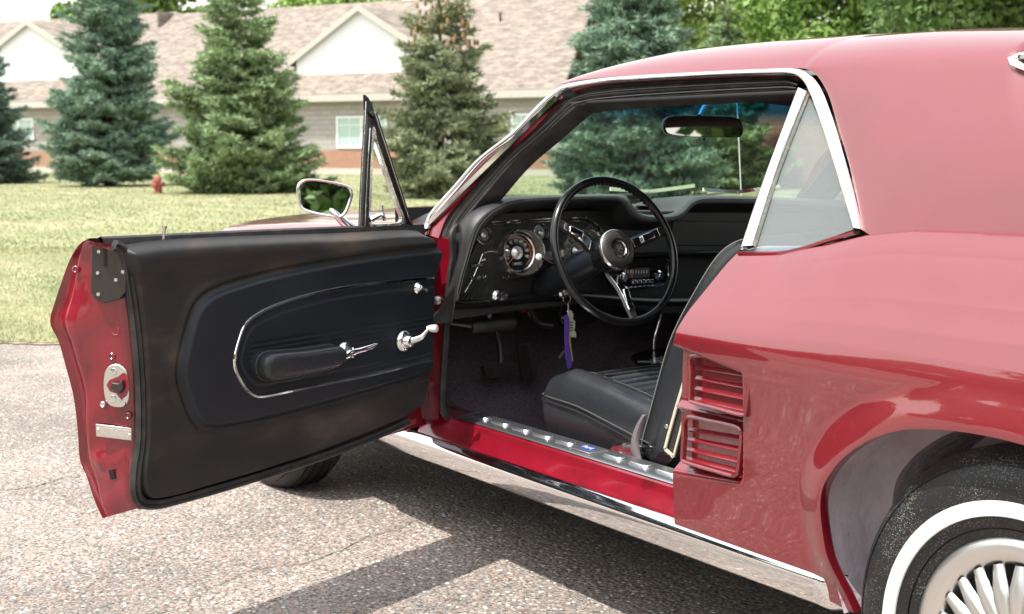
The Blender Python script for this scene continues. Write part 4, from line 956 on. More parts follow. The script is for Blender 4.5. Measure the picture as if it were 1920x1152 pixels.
# inner trim panel as a relief
left = [(228, 462), (240, 500), (252, 560), (262, 640), (268, 740), (268, 830), (262, 890), (268, 925), (285, 940)]
topl = [(228, 462), (300, 452), (400, 446), (500, 442), (640, 438), (740, 433), (790, 434), (808, 448)]
botl = [(285, 940), (330, 934), (400, 914), (500, 884), (600, 851), (700, 812), (760, 785), (790, 765)]
rgt = [(808, 448), (811, 480), (809, 560), (806, 640), (801, 720), (790, 765)]
NS, NZ = 260, 150
def c2(L, n): return spline([dsz(a, b, NI) for a, b in L], n)
Lc, Rc, Tc, Bc = c2(left, NZ), c2(rgt, NZ), c2(topl, NS), c2(botl, NS)
U, V = np.meshgrid(np.linspace(0, 1, NS), np.linspace(0, 1, NZ), indexing='ij')
SZ = (1-V)[..., None]*Tc[:, None]+V[..., None]*Bc[:, None]+(1-U)[..., None]*Lc[None]+U[..., None]*Rc[None]-((1-U)*(1-V))[..., None]*Tc[0]-(U*(1-V))[..., None]*Tc[-1]-((1-U)*V)[..., None]*Bc[0]-(U*V)[..., None]*Bc[-1]
def sdist(P, poly, closed=True):
    poly = np.asarray(poly); x, y = P[..., 0], P[..., 1]; best = np.full(x.shape, 9.); ins = np.zeros(x.shape, bool); n_ = len(poly)
    for i in range(n_ if closed else n_-1):
        a, b = poly[i], poly[(i+1) % n_]; e = b-a; t = np.clip(((x-a[0])*e[0]+(y-a[1])*e[1])/(e@e+1e-12), 0, 1)
        best = np.minimum(best, np.hypot(x-a[0]-t*e[0], y-a[1]-t*e[1]))
        if closed:
            c_ = (a[1] > y) != (b[1] > y); xi = a[0]+(y-a[1])*e[0]/(e[1]+1e-12); ins ^= c_ & (x < xi)
    return np.where(ins, -best, best) if closed else best
insert = [(830, 466), (760, 474), (690, 483), (620, 494), (560, 505), (500, 518), (450, 532), (410, 545), (385, 558), (368, 576), (358, 600), (347, 640), (337, 690), (341, 725), (353, 760), (366, 787), (385, 799), (430, 797), (520, 778), (600, 757), (700, 729), (830, 690)]
ip = spline([dsz(a, b, NI) for a, b in insert], 120); 
loopc = [(830, 519), (760, 524), (700, 530), (640, 538), (580, 550), (530, 564), (490, 580), (462, 597), (449, 612), (440, 636), (431, 672), (434, 696), (448, 722), (462, 737), (482, 743), (540, 732), (620, 716), (700, 700), (830, 668)]
lp = spline([dsz(a, b, NI) for a, b in loopc], 120)
d1 = sdist(SZ, ip); d2 = sdist(SZ, lp)
dT = np.abs(SZ[..., 1]-Tc[:, None, 1]); edge_ = np.minimum(np.minimum(U, 9)*1.1, V*.6)
H = .004+.012*sm(-d1/.012+.2)                                       # raised insert
H -= .006*np.exp(-((d1-.010)/.006)**2)                              # groove around it
H += .012*sm((.042-d1)/.05)*sm((d1-.004)/.02)*(SZ[..., 1] > .5)    # rolled surround
H += .020*np.exp(-((SZ[..., 1]-(Tc[:, None, 1]-.035))/.04)**2)      # padded top roll
H -= .005*sm(-d2/.006)+.003*np.exp(-((d2+.022)/.003)**2)
zc = SZ[..., 1]; zmid = dsz(560, 668, NI)[1]
ribm = sm(-(d2+.035)/.01)
for dz_ in (-.002, .010, .022, .034): H -= .0022*np.exp(-((zc-(zmid+.014+dz_))/.0028)**2)*ribm
for dz_ in (-.075, -.063): H -= .0022*np.exp(-((zc-(zmid+dz_))/.0028)**2)*ribm
eU = np.minimum(U*1.12, (1-U)*1.12+.02); H -= .03*(1-sm(eU/.02)); H -= .030*(1-sm(V*.55/.022)); H -= .02*(1-sm((1-V)*.6/.015))
P3 = DH+DS*SZ[..., :1]+DZ*SZ[..., 1:]+DO*(NI-H[..., None])
ip_in = d1 < .004
vs, fs = grid_data(P3); o = mesh('door_trim_panel', vs, [f[::-1] for f in fs], [M['vinyl_dusty'], M['vinyl']], door, angle=80)
im = ip_in[:-1, :-1].ravel(); o.data.polygons.foreach_set('material_index', im.astype(int)); o.data.update()
# chrome loop
lp3 = [DP(q[0], NI-.0145, q[1]) for q in lp if q[0] > .108]
sweep('trim_moulding', lp3, [(-.0034, -.003), (.0034, -.003), (.0044, 0), (.0024, .004), (-.0024, .004), (-.0044, 0)], M['chrome'], door, up=tuple(-DO))
ip3 = [DP(q[0], NI-.010, q[1]) for q in spline([dsz(a, b, NI) for a, b in insert], 140) if q[0] > .11]
# door weatherstrip
wsd = spline([DN(a, b, NI+.015) for a, b in [(214, 460), (232, 475), (243, 540), (254, 620), (262, 720), (263, 820), (255, 880), (254, 920), (264, 942), (292, 946), (330, 938), (400, 919), (500, 889), (600, 857), (700, 819), (765, 790)]], 160)
sweep('door_weatherstrip', wsd, [(-.012, -.008), (.008, -.010), (.012, .0), (.007, .010), (.001, .006), (-.004, .012), (-.011, .008)], M['rubber'], door, up=tuple(-DO), closed=False)
bw = spline([DN(a, b, NI+.03) for a, b in [(262, 952), (300, 948), (340, 940), (400, 924), (500, 894), (600, 862), (700, 824), (780, 792)]], 60)
rows = [[q+DO*.075+DZ*(-.004), q+DO*.0-DZ*.004, q-DO*.002+DZ*.012] for q in bw]; grid('door_bottom_flange', np.array(rows), M['jamb'], door)
# armrest
arm = [(478, 688), (481, 672), (492, 661), (520, 657), (560, 654), (600, 648), (622, 646), (632, 652), (636, 664), (626, 684), (600, 694), (560, 703), (520, 711), (496, 714), (482, 706)]
ap = spline([dsz(a, b, NI-.03) for a, b in arm], 48, True); cen_ = ap.mean(0); rows = []
for h_, k in ((0, 1.0), (.012, 1.0), (.022, .985), (.024, .97), (.026, .985), (.040, .98), (.050, .94), (.057, .86), (.060, .70), (.061, .4), (.061, .02)):
    rows.append([DP(*(lambda q: (q[0], NI-.008-h_, q[1]))(cen_+(p-cen_)*np.array([k**.35 if k > .6 else k, k]))) for p in ap])
grid('armrest', np.array(rows), M['leather'], door, closed=True, angle=60)
sweep('armrest_seam', [DP(*(lambda q: (q[0], NI-.008-.024, q[1]))(cen_+(p-cen_)*np.array([.985, .975]))) for p in ap], circ(.0018, 6), M['piping'], door, closed=True, up=tuple(-DO))
slot = [(500, 668), (545, 664), (580, 658), (575, 665), (545, 671), (502, 676)]
# inside door handle
hc = dsz(640, 659, NI-.02); C_ = DP(hc[0], NI-.014, hc[1])
C_ = C_-DO*.012
lathe('handle_escutcheon', C_, -DO, [(.024, 0), (.024, .006), (.019, .010), (.015, .022), (.013, .034), (.0, .037)], M['chrome'], door, seg=32)
q0 = DP(hc[0], NI-.058, hc[1]); q1 = DN(708, 646, NI-.062); q2 = DN(634, 676, NI-.058)
hp = spline([q2, q0+(q2-q0)*.3, q0, q0+(q1-q0)*.35-DO*.004, q0+(q1-q0)*.7-DO*.004, q1], 24)
sweep('inside_handle', hp, circ(.0085, 10, .0055), M['chrome'], door, up=tuple(-DO), scale=np.interp(np.linspace(0, 1, 24), [0, .15, .3, .5, .97, 1], [.7, 1, 1.25, .85, .7, .4]))
# window crank
wc = dsz(760, 640, NI-.02); C_ = DP(wc[0], NI-.014, wc[1])
lathe('crank_escutcheon', C_, -DO, [(.030, 0), (.030, .004), (.026, .009), (.020, .012), (.016, .024), (.013, .028), (0, .029)], M['chrome'], door, seg=36)
q0 = DP(wc[0], NI-.036, wc[1]); q1 = DN(806, 616, NI-.075)
sweep('window_crank', spline([q0, q0*.5+q1*.5-DO*.004-DZ*.006, q1], 16), circ(.0075, 10, .005), M['chrome'], door, up=tuple(-DO), scale=np.linspace(1.35, .8, 16))
lathe('crank_knob', q1+DO*.004, -DO+DS*-.25, [(.0, -.004), (.006, -.004), (.007, .002), (.009, .006), (.0105, .018), (.0095, .024), (0, .026)], M['white'], door, seg=20)
# mirror remote control
mc = dsz(781, 540, NI-.01); C_ = DP(mc[0], NI-.012, mc[1])
lathe('mirror_control', C_, -DO, [(.016, 0), (.016, .004), (.011, .008), (.007, .014), (.0, .016)], M['chrome'], door, seg=24)
sweep('mirror_lever', [C_-DO*.012, C_-DO*.034-DZ*.005], circ(.0035, 8), M['chrome'], door, up=(0, 0, 1), scale=[1, 1.5])
# lock button
lb = DN(306, 455, NI+.03); lt_ = DN(308, 424, NI+.03); sweep('lock_button', [lb, lb*.3+lt_*.7, lt_*.96+lb*.04, lt_], circ(.005, 10), M['chrome_old'], door, up=(1, 0, 0), scale=[.8, .7, 1.3, 1.3])
# vent window on the door
VN = -.055
def bar(name, P, w_, m, n_=VN, d_=.018, parent=None, **kw): return sweep(name, [DN(a, b, n_) for a, b in P], rect(w_, d_), m, parent or door, up=tuple(-DO), bevel=.002, **kw)
vf = bar('vent_window_post', [(679, 434), (681, 380), (685, 300), (689, 230), (691, 190)], .017, M['rubber'], d_=.016)
bar('vent_post_bead', [(684, 434), (686, 380), (690, 300), (694, 240)], .0022, M['chrome'], n_=VN-.017, d_=.002)
bar('vent_post_edge', [(674, 434), (676, 380), (680, 300), (684, 240), (686, 190)], .0022, M['chrome_old'], n_=VN-.017, d_=.002)
prism('vent_window_cap', [DN(a, b, VN-.016) for a, b in [(685, 177), (692, 184), (701, 205), (703, 222), (694, 215), (686, 205)]], DO*.010, M['plastic'], door, bevel=.002)
bar('vent_window_slope', [(698, 212), (714, 262), (736, 330), (758, 398), (768, 428)], .012, M['rubber'], d_=.024)
bar('vent_slope_bead', [(703, 212), (719, 262), (741, 330), (763, 398), (772, 425)], .0022, M['chrome'], n_=VN-.014, d_=.003)
tri = [(698, 240), (702, 262), (722, 322), (742, 380), (752, 404), (752, 414), (744, 421), (700, 424), (692, 420), (691, 400), (693, 330), (696, 262)]
tp = spline([DN(a, b, VN-.004) for a, b in tri], 70, True)
sweep('vent_frame', tp, rect(.009, .012), M['chrome_old'], door, up=tuple(-DO), closed=True)
sweep('vent_seal', spline([DN(a, b, VN+.0) for a, b in [(695, 225), (700, 250), (724, 318), (747, 385), (760, 408), (756, 425), (740, 428), (695, 430), (686, 422), (688, 330), (692, 250)]], 80, True), rect(.010, .012), M['rubber'], door, up=tuple(-DO), closed=True)
mesh('vent_glass', [p+DO*.002 for p in tp], [tuple(range(len(tp)))], M['glass'], door, smooth=False)
q0 = DN(696, 412, VN-.012); q1 = DN(714, 403, VN-.03); q2 = DN(720, 410, VN-.035); q3 = DN(717, 384, VN-.04)
vl = sweep('vent_latch', spline([q0, q1, q2], 10), circ(.009, 10, .007), M['chrome'], door, up=(0, 0, 1), scale=np.linspace(1.1, .7, 10))
sweep('vent_latch_lever', spline([q2+(q3-q2)*-.15, q2, q3], 10), circ(.0055, 8, .004), M['chrome'], door, up=tuple(DS), scale=np.linspace(1, .6, 10))
# side mirror
MNn = .045
mo = [(556, 352), (562, 340), (578, 335), (610, 338), (645, 345), (660, 352), (663, 366), (655, 392), (647, 405), (635, 409), (600, 404), (570, 396), (560, 388), (557, 370)]
Mc = DN(610, 372, MNn); mn = CAM-Mc; mn /= np.linalg.norm(mn); mn = mn*.8+DS*.25-DO*.35; mn[2] = .075; mn /= np.linalg.norm(mn)
def MP(a, b, o_=0): return pl(a, b, Mc+mn*o_, mn)
mo3 = spline([MP(*p) for p in mo], 64, True); mcen = mo3.mean(0); rows = []
for o_, k in ((-.002, .86), (.002, .87), (.004, .90), (.0045, .95), (.001, .99), (-.008, 1.0), (-.020, .97), (-.034, .86), (-.045, .62), (-.050, .3), (-.051, .01)):
    rows.append([mcen+(p-mcen)*k+mn*o_ for p in mo3])
mh = grid('side_mirror', np.array(rows), M['chrome'], door, closed=True, angle=60)
mesh('mirror_glass', [mcen+(p-mcen)*.88+mn*.0005 for p in mo3], [tuple(range(64))], M['mirror'], door, smooth=False)
b0 = DN(668, 432, .005); b1 = DN(648, 420, .015); b2 = DN(628, 398, .03)
sweep('mirror_stalk', spline([b0, b1, b2, Mc-mn*.03], 14), circ(.014, 10, .008), M['chrome'], door, up=tuple(-DO), scale=np.linspace(1.1, .8, 14))
lathe('mirror_base', DN(668, 430, .005), (0, 0, 1), [(.0, .012), (.018, .010), (.03, .002), (.032, -.01)], M['chrome'], door, seg=24)
# hinges between door and pillar
for z in (.42, .78):
    mb = MB(); mb.box(DP(-.01, -.02, z), (.04, .03, .05)); mb.build('hinge', M['jamb'], door, bevel=.004)

# ================================================================== DASHBOARD
DX = -1.80
def D8(a, b, x=DX): return PX(a, b, x)
O_ = [(842, 600), (846, 540), (860, 480), (863, 442), (868, 417), (885, 396), (915, 380), (960, 369), (1050, 365.5), (1160, 364), (1175, 369), (1187, 392), (1213, 402), (1262, 398), (1287, 376), (1308, 367.5), (1360, 367), (1430, 369), (1560, 374), (1700, 381)]
I_ = [(846, 606), (858, 550), (876, 490), (896, 448), (912, 424), (935, 401), (968, 386), (1050, 379), (1150, 378), (1168, 386), (1184, 410), (1213, 418), (1268, 414), (1293, 392), (1312, 384), (1360, 383), (1430, 384), (1560, 390), (1700, 397)]
n_ = 150; Ob = spline([D8(a, b, -1.90) for a, b in O_], n_); Of = spline([D8(a, b, -1.80) for a, b in O_], n_); If = spline([D8(a, b, -1.765) for a, b in I_], n_)
rows = []
for i in range(n_):
    bk_ = Ob[i]+np.array([-.22, .0, -.01]); mid = Of[i]*.5+If[i]*.5+np.array([.018, 0, .004])
    bk2 = Ob[i]+np.array([-.40, 0, -.06]); low = If[i]+np.array([-.012, .004, -.001])
    dd = (If[i]-Of[i]); dd[0] = 0; dd /= np.linalg.norm(dd)
    rows.append([bk2, bk_, Ob[i], Of[i], mid, If[i], low, If[i]+np.array([-.045, 0, 0])+dd*.02, If[i]+np.array([-.075, 0, 0])+dd*.035])
dash = grid('dashboard', np.array(rows), M['dash'], car, angle=60, sub=1)
for k_, (off, r_) in enumerate(((.012, .0012), (.020, .0009))):
    sweep('pad_seam', [If[i]*(1-.5)+Of[i]*.5+np.array([.0185, 0, .0045])+(If[i]-Of[i])/np.linalg.norm(If[i]-Of[i])*(off-.01) for i in range(4, n_-2)], circ(r_, 5), M['piping'], dash)
# dash face: driver cluster panel, then lower panel
cl = [(850, 600), (862, 545), (884, 478), (902, 440), (925, 398), (1170, 392), (1180, 420), (1175, 560), (1060, 575), (960, 585)]
prism('instrument_panel', [D8(a, b, -1.835) for a, b in cl], (-.05, 0, 0), M['dashface'], dash, bevel=.006)
prism('dash_lower_panel', [D8(a, b, -1.825) for a, b in [(1165, 395), (1700, 400), (1700, 600), (1250, 590), (1165, 575)]], (-.05, 0, 0), M['dashface'], dash, bevel=.006)
grid('dash_underside', np.array([[D8(a, b, -1.82)+np.array([0, 0, 0]), D8(a, b, -1.80)+np.array([.0, 0, -.02]), D8(a, b, -1.84)+np.array([-.02, 0, -.045]), D8(a, b, -2.0)+np.array([-.02, 0, -.04])] for a, b in [(846, 560), (900, 560), (960, 553), (1020, 546), (1100, 545), (1180, 556), (1260, 560), (1400, 556), (1700, 560)]]), M['plastic'], dash, sub=1)
def trimline(L, r_=.0028, x=-1.829, m='chrome_old', name='dash_trim', f=True): return sweep(name, (spline if f else lin)([D8(a, b, x) for a, b in L], 60), circ(r_, 6), M[m], dash)
trimline([(922, 416), (1000, 411), (1085, 408), (1106, 412), (1120, 422), (1132, 438), (1138, 456)], x=-1.824)
trimline([(924, 421), (1000, 416), (1080, 414), (1100, 418), (1114, 428), (1126, 443)], .0014, x=-1.824)
trimline([(1265, 412), (1290, 409), (1420, 408), (1700, 414)], .0018)
trimline([(1165, 466), (1300, 462), (1430, 460), (1700, 466)], .0022)
trimline([(1165, 441), (1300, 440), (1440, 438)], .0012)
prism('glovebox_panel', [D8(a, b, -1.822) for a, b in [(1262, 414), (1700, 418), (1700, 464), (1255, 461)]], (-.01, 0, 0), M['dashface'], dash, bevel=.003)
sweep('dash_ledge', [D8(a, b, -1.80) for a, b in [(1165, 478), (1300, 474), (1430, 472), (1700, 478)]], rect(.05, .012), M['plastic'], dash, bevel=.004)
trimline([(905, 475), (917, 472), (934, 472)], .0018); trimline([(905, 476), (898, 495), (885, 525), (872, 548)], .0014)
# gauges
GX = np.array([1, -.10, .10]); GX /= np.linalg.norm(GX)
def txt(body, size, c, m='white', e=.0003): text_mesh('gauge_figure', body, size, c, (0, 1, 0), (0, 0, 1), M[m], dash, e)
def big(a, b, r_, nums=True):
    c = D8(a, b, -1.80)
    lathe('gauge_pod', c, GX, [(r_*1.30, -.04), (r_*1.24, .0), (r_*1.20, .030), (r_*1.13, .036), (r_*1.08, .032), (r_*1.05, .01), (r_*1.02, -.012), (r_*.98, -.02)], M['pod'], dash, seg=48)
    lathe('gauge_bezel', c+GX*.0335, GX, [(r_*1.19, 0), (r_*1.17, .0035), (r_*1.12, .0040), (r_*1.10, .001)], M['chrome_old'], dash, seg=48)
    lathe('gauge_ring', c-GX*.008, GX, [(r_*1.01, 0), (r_*.97, .006), (r_*.90, .004), (r_*.88, -.004)], M['chrome_old'], dash, seg=48)
    f = c-GX*.012; lathe('gauge_face', f, GX, [(r_*.98, 0), (0, 0)], M['lens'], dash, seg=40)
    lathe('gauge_centre', f, GX, [(r_*.34, .001), (r_*.33, .005), (r_*.2, .010), (r_*.05, .014), (0, .014)], M['alu'], dash, seg=28)
    x, y, z = frame_of(GX)
    if nums:
        for k in range(9):
            an = R(205-k*28); mb = MB(); d = x*math.cos(an)+y*math.sin(an); e = np.cross(GX, d)
            mb.add([f+GX*.0015+d*r_*q+e*s_*w_ for q, w_ in ((.46, .07*r_), (.72, .11*r_)) for s_ in (-1, 1)], [(0, 1, 3, 2)]); mb.build('gauge_segment', M['piping'], dash, smooth=False)
            txt(str(k*10+10 if k < 9 else ''), r_*.20, f+GX*.002+d*r_*.62)
        an = R(225); d = x*math.cos(an)+y*math.sin(an); sweep('gauge_needle', [f+GX*.005+d*r_*.3, f+GX*.004+d*r_*.82], rect(.0018, .001), M['needle'], dash, up=tuple(GX))
        sweep('gauge_arc', [f+GX*.0016+(x*math.cos(t)+y*math.sin(t))*r_*.80 for t in np.linspace(R(-50), R(150), 40)], rect(.0012, .0008), M['needle'], dash, up=tuple(GX))
        prism('odometer', [f+GX*.0015-y*r_*.56+x*sx_*r_*.30+y*sy_*r_*.09 for sx_, sy_ in ((-1, -1), (1, -1), (1, 1), (-1, 1))], GX*.001, M['piping'], dash, smooth=False)
        txt('00195', r_*.16, f+GX*.004-y*r_*.56)
def small(a, b, r_):
    c = D8(a, b, -1.828)
    lathe('small_gauge_bezel', c, GX, [(r_*1.0, -.01), (r_*1.0, .008), (r_*.93, .010), (r_*.90, .006), (r_*.84, -.006), (r_*.66, -.012)], M['chrome_old'], dash, seg=36)
    lathe('small_gauge_face', c-GX*.004, GX, [(r_*.92, 0), (0, .0)], M['lens'], dash, seg=30)
    lathe('small_gauge_centre', c-GX*.004, GX, [(r_*.32, 0), (r_*.28, .007), (0, .010)], M['alu'], dash, seg=20)
big(972, 474, .056); big(1086, 471, .056)
small(906, 441, .026); small(1013, 437, .026); small(1110, 436, .026)
# pod shrouds and the bar between them
def shroud(L, dx=.05): prism('pod_shroud', spline([D8(a, b, -1.83) for a, b in L], 40, True), (dx*-1, 0, 0), M['dark_metal'], dash, bevel=.008)
shroud([(938, 452), (950, 434), (976, 428), (1002, 438), (1010, 470), (1004, 505), (985, 520), (968, 528), (950, 526), (942, 510), (934, 480)])
shroud([(1045, 452), (1058, 434), (1084, 428), (1112, 438), (1120, 470), (1112, 505), (1094, 522), (1074, 528), (1056, 520), (1046, 500)])
prism('pod_bridge', [D8(a, b, -1.80) for a, b in [(1008, 470), (1048, 468), (1048, 488), (1010, 490)]], (-.03, 0, 0), M['chrome_old'], dash, bevel=.004)
for a, b in ((943, 521), (953, 519)): lathe('screw', D8(a, b, -1.79), (1, 0, 0), [(.004, 0), (.003, .003), (0, .004)], M['chrome'], dash, seg=8)
prism('warning_lamp_window', [D8(a, b, -1.832) for a, b in [(947, 420), (966, 419), (967, 424), (948, 425)]], (.003, 0, 0), M['black'], dash); prism('warning_lamp', [D8(a, b, -1.828) for a, b in [(950, 416), (956, 416), (956, 418.5), (950, 418.5)]], (.002, 0, 0), M['white'], dash)
prism('warning_lettering', [D8(a, b, -1.828) for a, b in [(953, 427), (963, 427), (963, 428), (953, 428)]], (.001, 0, 0), M['piping'], dash)
# heater sliders and levers
for i in range(5):
    u0 = 872+i*7.5; sweep('heater_rib', [D8(u0+10+i*1, 527, -1.80), D8(u0-14+i*1, 560, -1.80)], rect(.004, .004), M['dark_metal'], dash)
for i in range(3): lathe('heater_lever', D8(879+i*11, 522-i*1, -1.81), (1, -.1, .1), [(.003, 0), (.003, .014), (.006, .016), (.006, .024), (0, .025)], M['chrome'], dash, seg=10)
prism('heater_slot', [D8(a, b, -1.828) for a, b in [(881, 496), (905, 494), (904, 499), (881, 501)]], (.006, 0, 0), M['chrome_old'], dash); lathe('heater_slider', D8(903, 489, -1.81), (1, 0, .3), [(.003, 0), (.004, .014), (0, .015)], M['chrome'], dash, seg=8)
lathe('headlight_knob', D8(931, 555, -1.82), (1, -.05, .05), [(.018, -.01), (.019, .0), (.015, .006), (.007, .010), (.007, .024), (.013, .028), (.014, .040), (.010, .046), (0, .047)], M['chrome'], dash, seg=28)
lathe('ignition_switch', D8(1056, 549, -1.80), (1, -.05, .05), [(.017, -.02), (.017, .004), (.012, .009), (.0, .010)], M['chrome_old'], dash, seg=24)
# radio
rf = [(1143, 492), (1252, 486), (1254, 520), (1246, 532), (1236, 536), (1168, 541), (1154, 538), (1146, 528)]
rp = spline([D8(a, b, -1.800) for a, b in rf], 60, True)
prism('radio', [p+np.array([-.004, 0, 0]) for p in rp], (-.02, 0, 0), M['plastic'], dash, bevel=.003)
sweep('radio_surround', [D8(a, b, -1.798) for a, b in [(1143, 500), (1145, 526), (1153, 537), (1166, 540), (1236, 535), (1246, 531), (1253, 518), (1253, 490), (1248, 484), (1175, 487), (1120, 490)]], circ(.0028, 6), M['chrome'], dash)
prism('radio_dial', [D8(a, b, -1.796) for a, b in [(1168, 505), (1217, 502), (1217, 519), (1168, 522)]], (.003, 0, 0), M['piping'], dash)
for k in range(9): prism('dial_mark', [D8(a, b, -1.7925) for a, b in [(1172+k*5, 507), (1173+k*5, 507), (1173+k*5, 513), (1172+k*5, 513)]], (.001, 0, 0), M['white'], dash, smooth=False)
prism('dial_pointer', [D8(a, b, -1.7925) for a, b in [(1184, 505), (1185.5, 505), (1185.5, 520), (1184, 520)]], (.001, 0, 0), M['needle'], dash, smooth=False)
for k in range(5): prism('radio_button', [D8(a, b, -1.796) for a, b in [(1182+k*8, 525-k*.4), (1188.5+k*8, 524.6-k*.4), (1188.5+k*8, 531-k*.4), (1182+k*8, 531.5-k*.4)]], (.012, 0, 0), M['chrome'], dash, bevel=.001)
for a, b in ((1163, 520), (1231, 516)): lathe('radio_knob', D8(a, b, -1.797), (1, 0, 0), [(.015, 0), (.015, .008), (.010, .010), (.010, .022), (.008, .025), (0, .025)], M['chrome'], dash, seg=24)
# turn signal stalk
sweep('turn_signal_stalk', spline([D8(1062, 503, -1.72), D8(1040, 497, -1.71), D8(1018, 486, -1.70), D8(1012, 483, -1.69)], 12), circ(.0035, 8), M['plastic'], car)
lathe('stalk_tip', D8(1010, 482, -1.69), (.8, -.5, .1), [(0, -.004), (.008, -.002), (.009, .003), (.005, .006), (0, .006)], M['white'], car, seg=16)
# ---- steering wheel
WN = np.array([math.cos(R(20)), 0, math.sin(R(20))]); WC = np.array([-1.488, .392, .859])
wa = np.array([0, 1., 0]); wb = np.cross(WN, wa)*1.0
if wb[2] < 0: wb = -wb
def WP(r_, an, h=0): return WC+(wa*math.cos(an)+wb*math.sin(an))*r_+WN*h
stw = sweep('steering_wheel', [WP(.197, a) for a in np.linspace(0, 2*math.pi, 72, endpoint=False)], circ(.0105, 12, .012), M['plastic'], car, up=tuple(WN), closed=True)
def wang(a, b): p = pl(a, b, WC, WN)-WC; return math.atan2(p@wb, p@wa), math.hypot(p@wb, p@wa)
for k in range(26):
    an = R(40)+k*R(4.0); lathe('finger_notch', WP(.187, an), WN, [(0, -.006), (.004, -.004), (.004, .004), (0, .006)], M['plastic'], stw, seg=6)
for a, b in ((1247, 431), (1190, 601), (1062, 425)):
    an = wang(a, b)[0]; d = wa*math.cos(an)+wb*math.sin(an); e = np.cross(WN, d)
    rows = []
    for r_, h, wd, th in ((.035, -.048, .020, .008), (.06, -.044, .019, .008), (.085, -.030, .0175, .007), (.10, -.022, .017, .006), (.135, -.012, .0155, .006), (.165, -.006, .0145, .006), (.192, .0, .0125, .006)):
        c = WC+d*r_+WN*h; rows.append([c+e*wd, c+e*wd*.7+WN*th, c-e*wd*.7+WN*th, c-e*wd, c-e*wd*.6-WN*th, c+e*wd*.6-WN*th])
    rows = np.array(rows); spk = grid('spoke', rows, M['dark_metal'], stw, closed=True, angle=40)
    ch = rows[1:6, 1:3].copy(); up_ = ch+WN*.002
    box_ = np.stack([ch[:, 0]-WN*.001, up_[:, 0], up_[:, 1], ch[:, 1]-WN*.001], 1); vs, fs = grid_data(box_, True); fs += [(0, 1, 2, 3), tuple(range(16, 20))[::-1]]
    mesh('spoke_insert', vs, fs, M['chrome'], stw, bevel=.0008)
    c = WC+d*.128+WN*(-.004); Rm = np.array([d, e, WN]).T; mb = MB(); mb.box(c, (.045, .020, .008), Rm); mb.build('horn_button', M['chrome'], stw, bevel=.003)
lathe('steering_hub', WC-WN*.058, WN, [(.0, -.0), (.040, .0), (.044, .006), (.050, .010), (.0535, .018), (.0545, .055), (.0545, .060)], M['plastic'], stw, seg=48)
lathe('hub_base', WC-WN*.085, WN, [(.030, 0), (.036, .010), (.043, .022), (.047, .034)], M['chrome'], stw, seg=40)
lathe('hub_ring', WC+WN*.002, WN, [(.0548, -.002), (.0560, .002), (.0555, .007), (.0535, .010)], M['chrome_old'], stw, seg=48)
lathe('hub_pad', WC+WN*.002, WN, [(.0545, .004), (.052, .010), (.047, .015), (.036, .018), (.029, .018), (.027, .014), (.025, .0135)], M['rubber'], stw, seg=48)
lathe('hub_emblem_ring', WC+WN*.002, WN, [(.0265, .014), (.0255, .017), (.022, .0172), (.020, .0145)], M['chrome_old'], stw, seg=36)
lathe('hub_emblem', WC+WN*.002, WN, [(.021, .0145), (0, .0145)], M['black'], stw, seg=24)
ho = [(-.9, .05), (-.55, .22), (-.15, .18), (.15, .25), (.45, .55), (.62, .50), (.80, .30), (.60, .28), (.50, .08), (.95, -.05), (.75, -.30), (.40, -.12), (.05, -.10), (-.25, -.40), (-.55, -.45), (-.30, -.12), (-.55, .0)]
prism('horse_emblem', [WC+WN*.0166+wa*p[0]*.012+wb*p[1]*.014 for p in ho], WN*.0012, M['alu'], stw, smooth=False)
for k in (-.005, 0, .005): sweep('emblem_bar', [WC+WN*.0166+wa*k-wb*.012, WC+WN*.0166+wa*k+wb*.012], rect(.0015, .0008), M['piping'], stw, up=tuple(WN))
col = sweep('steering_column', [WC-WN*.075, WC-WN*.16, WC-WN*.34, WC-WN*.70], circ(.034, 20), M['vinyl'], car, up=(0, 1, 0), scale=[1, 1.25, 1.05, .9])
# ---- interior mirror
IMc = PX(1317, 238, -1.70); imn = np.array([.93, -.36, .0085]); imn = imn/np.linalg.norm(imn)
def IP(a, b, o_=0): return pl(a, b, IMc+imn*o_, imn)
io = spline([IP(*p) for p in [(1242, 235), (1246, 224), (1258, 218), (1290, 217), (1340, 218), (1375, 220), (1388, 226), (1393, 240), (1391, 254), (1380, 259), (1340, 258), (1290, 257), (1255, 253), (1245, 247)]], 60, True); ic = io.mean(0)
rows = [[ic+(p-ic)*k+imn*o_ for p in io] for o_, k in ((0, .93), (.003, .94), (.004, .985), (.0, 1.0), (-.010, .99), (-.018, .90), (-.020, .5), (-.020, .01))]
imr = grid('interior_mirror', np.array(rows), M['plastic'], car, closed=True, angle=50)
mesh('mirror_glass', [ic+(p-ic)*.935+imn*.0015 for p in io], [tuple(range(60))], M['mirror'], imr, smooth=False)
sweep('mirror_arm', spline([IP(1312, 217, -.01), IP(1320, 200, -.03), IP(1333, 186, -.05)], 8), circ(.006, 10), M['chrome'], imr)
prism('mirror_mount', [IP(a, b, -.06) for a, b in [(1318, 176), (1354, 173), (1357, 182), (1350, 194), (1326, 194)]], -imn*.03, M['chrome'], imr, bevel=.004)
lathe('mirror_tab', IP(1320, 259, -.005), (0, 0, -1), [(.004, 0), (.003, .008), (0, .009)], M['plastic'], imr, seg=8)
for sy, (u0, u1) in ((1, (1195, 1310)), (2, (1365, 1470))): pass
sv = prism('sun_visor', [PX(a, b, -1.60) for a, b in [(1115, 190), (1300, 183), (1310, 196), (1290, 202), (1120, 203)]], (-.012, 0, 0), M['headliner'], car, bevel=.004)
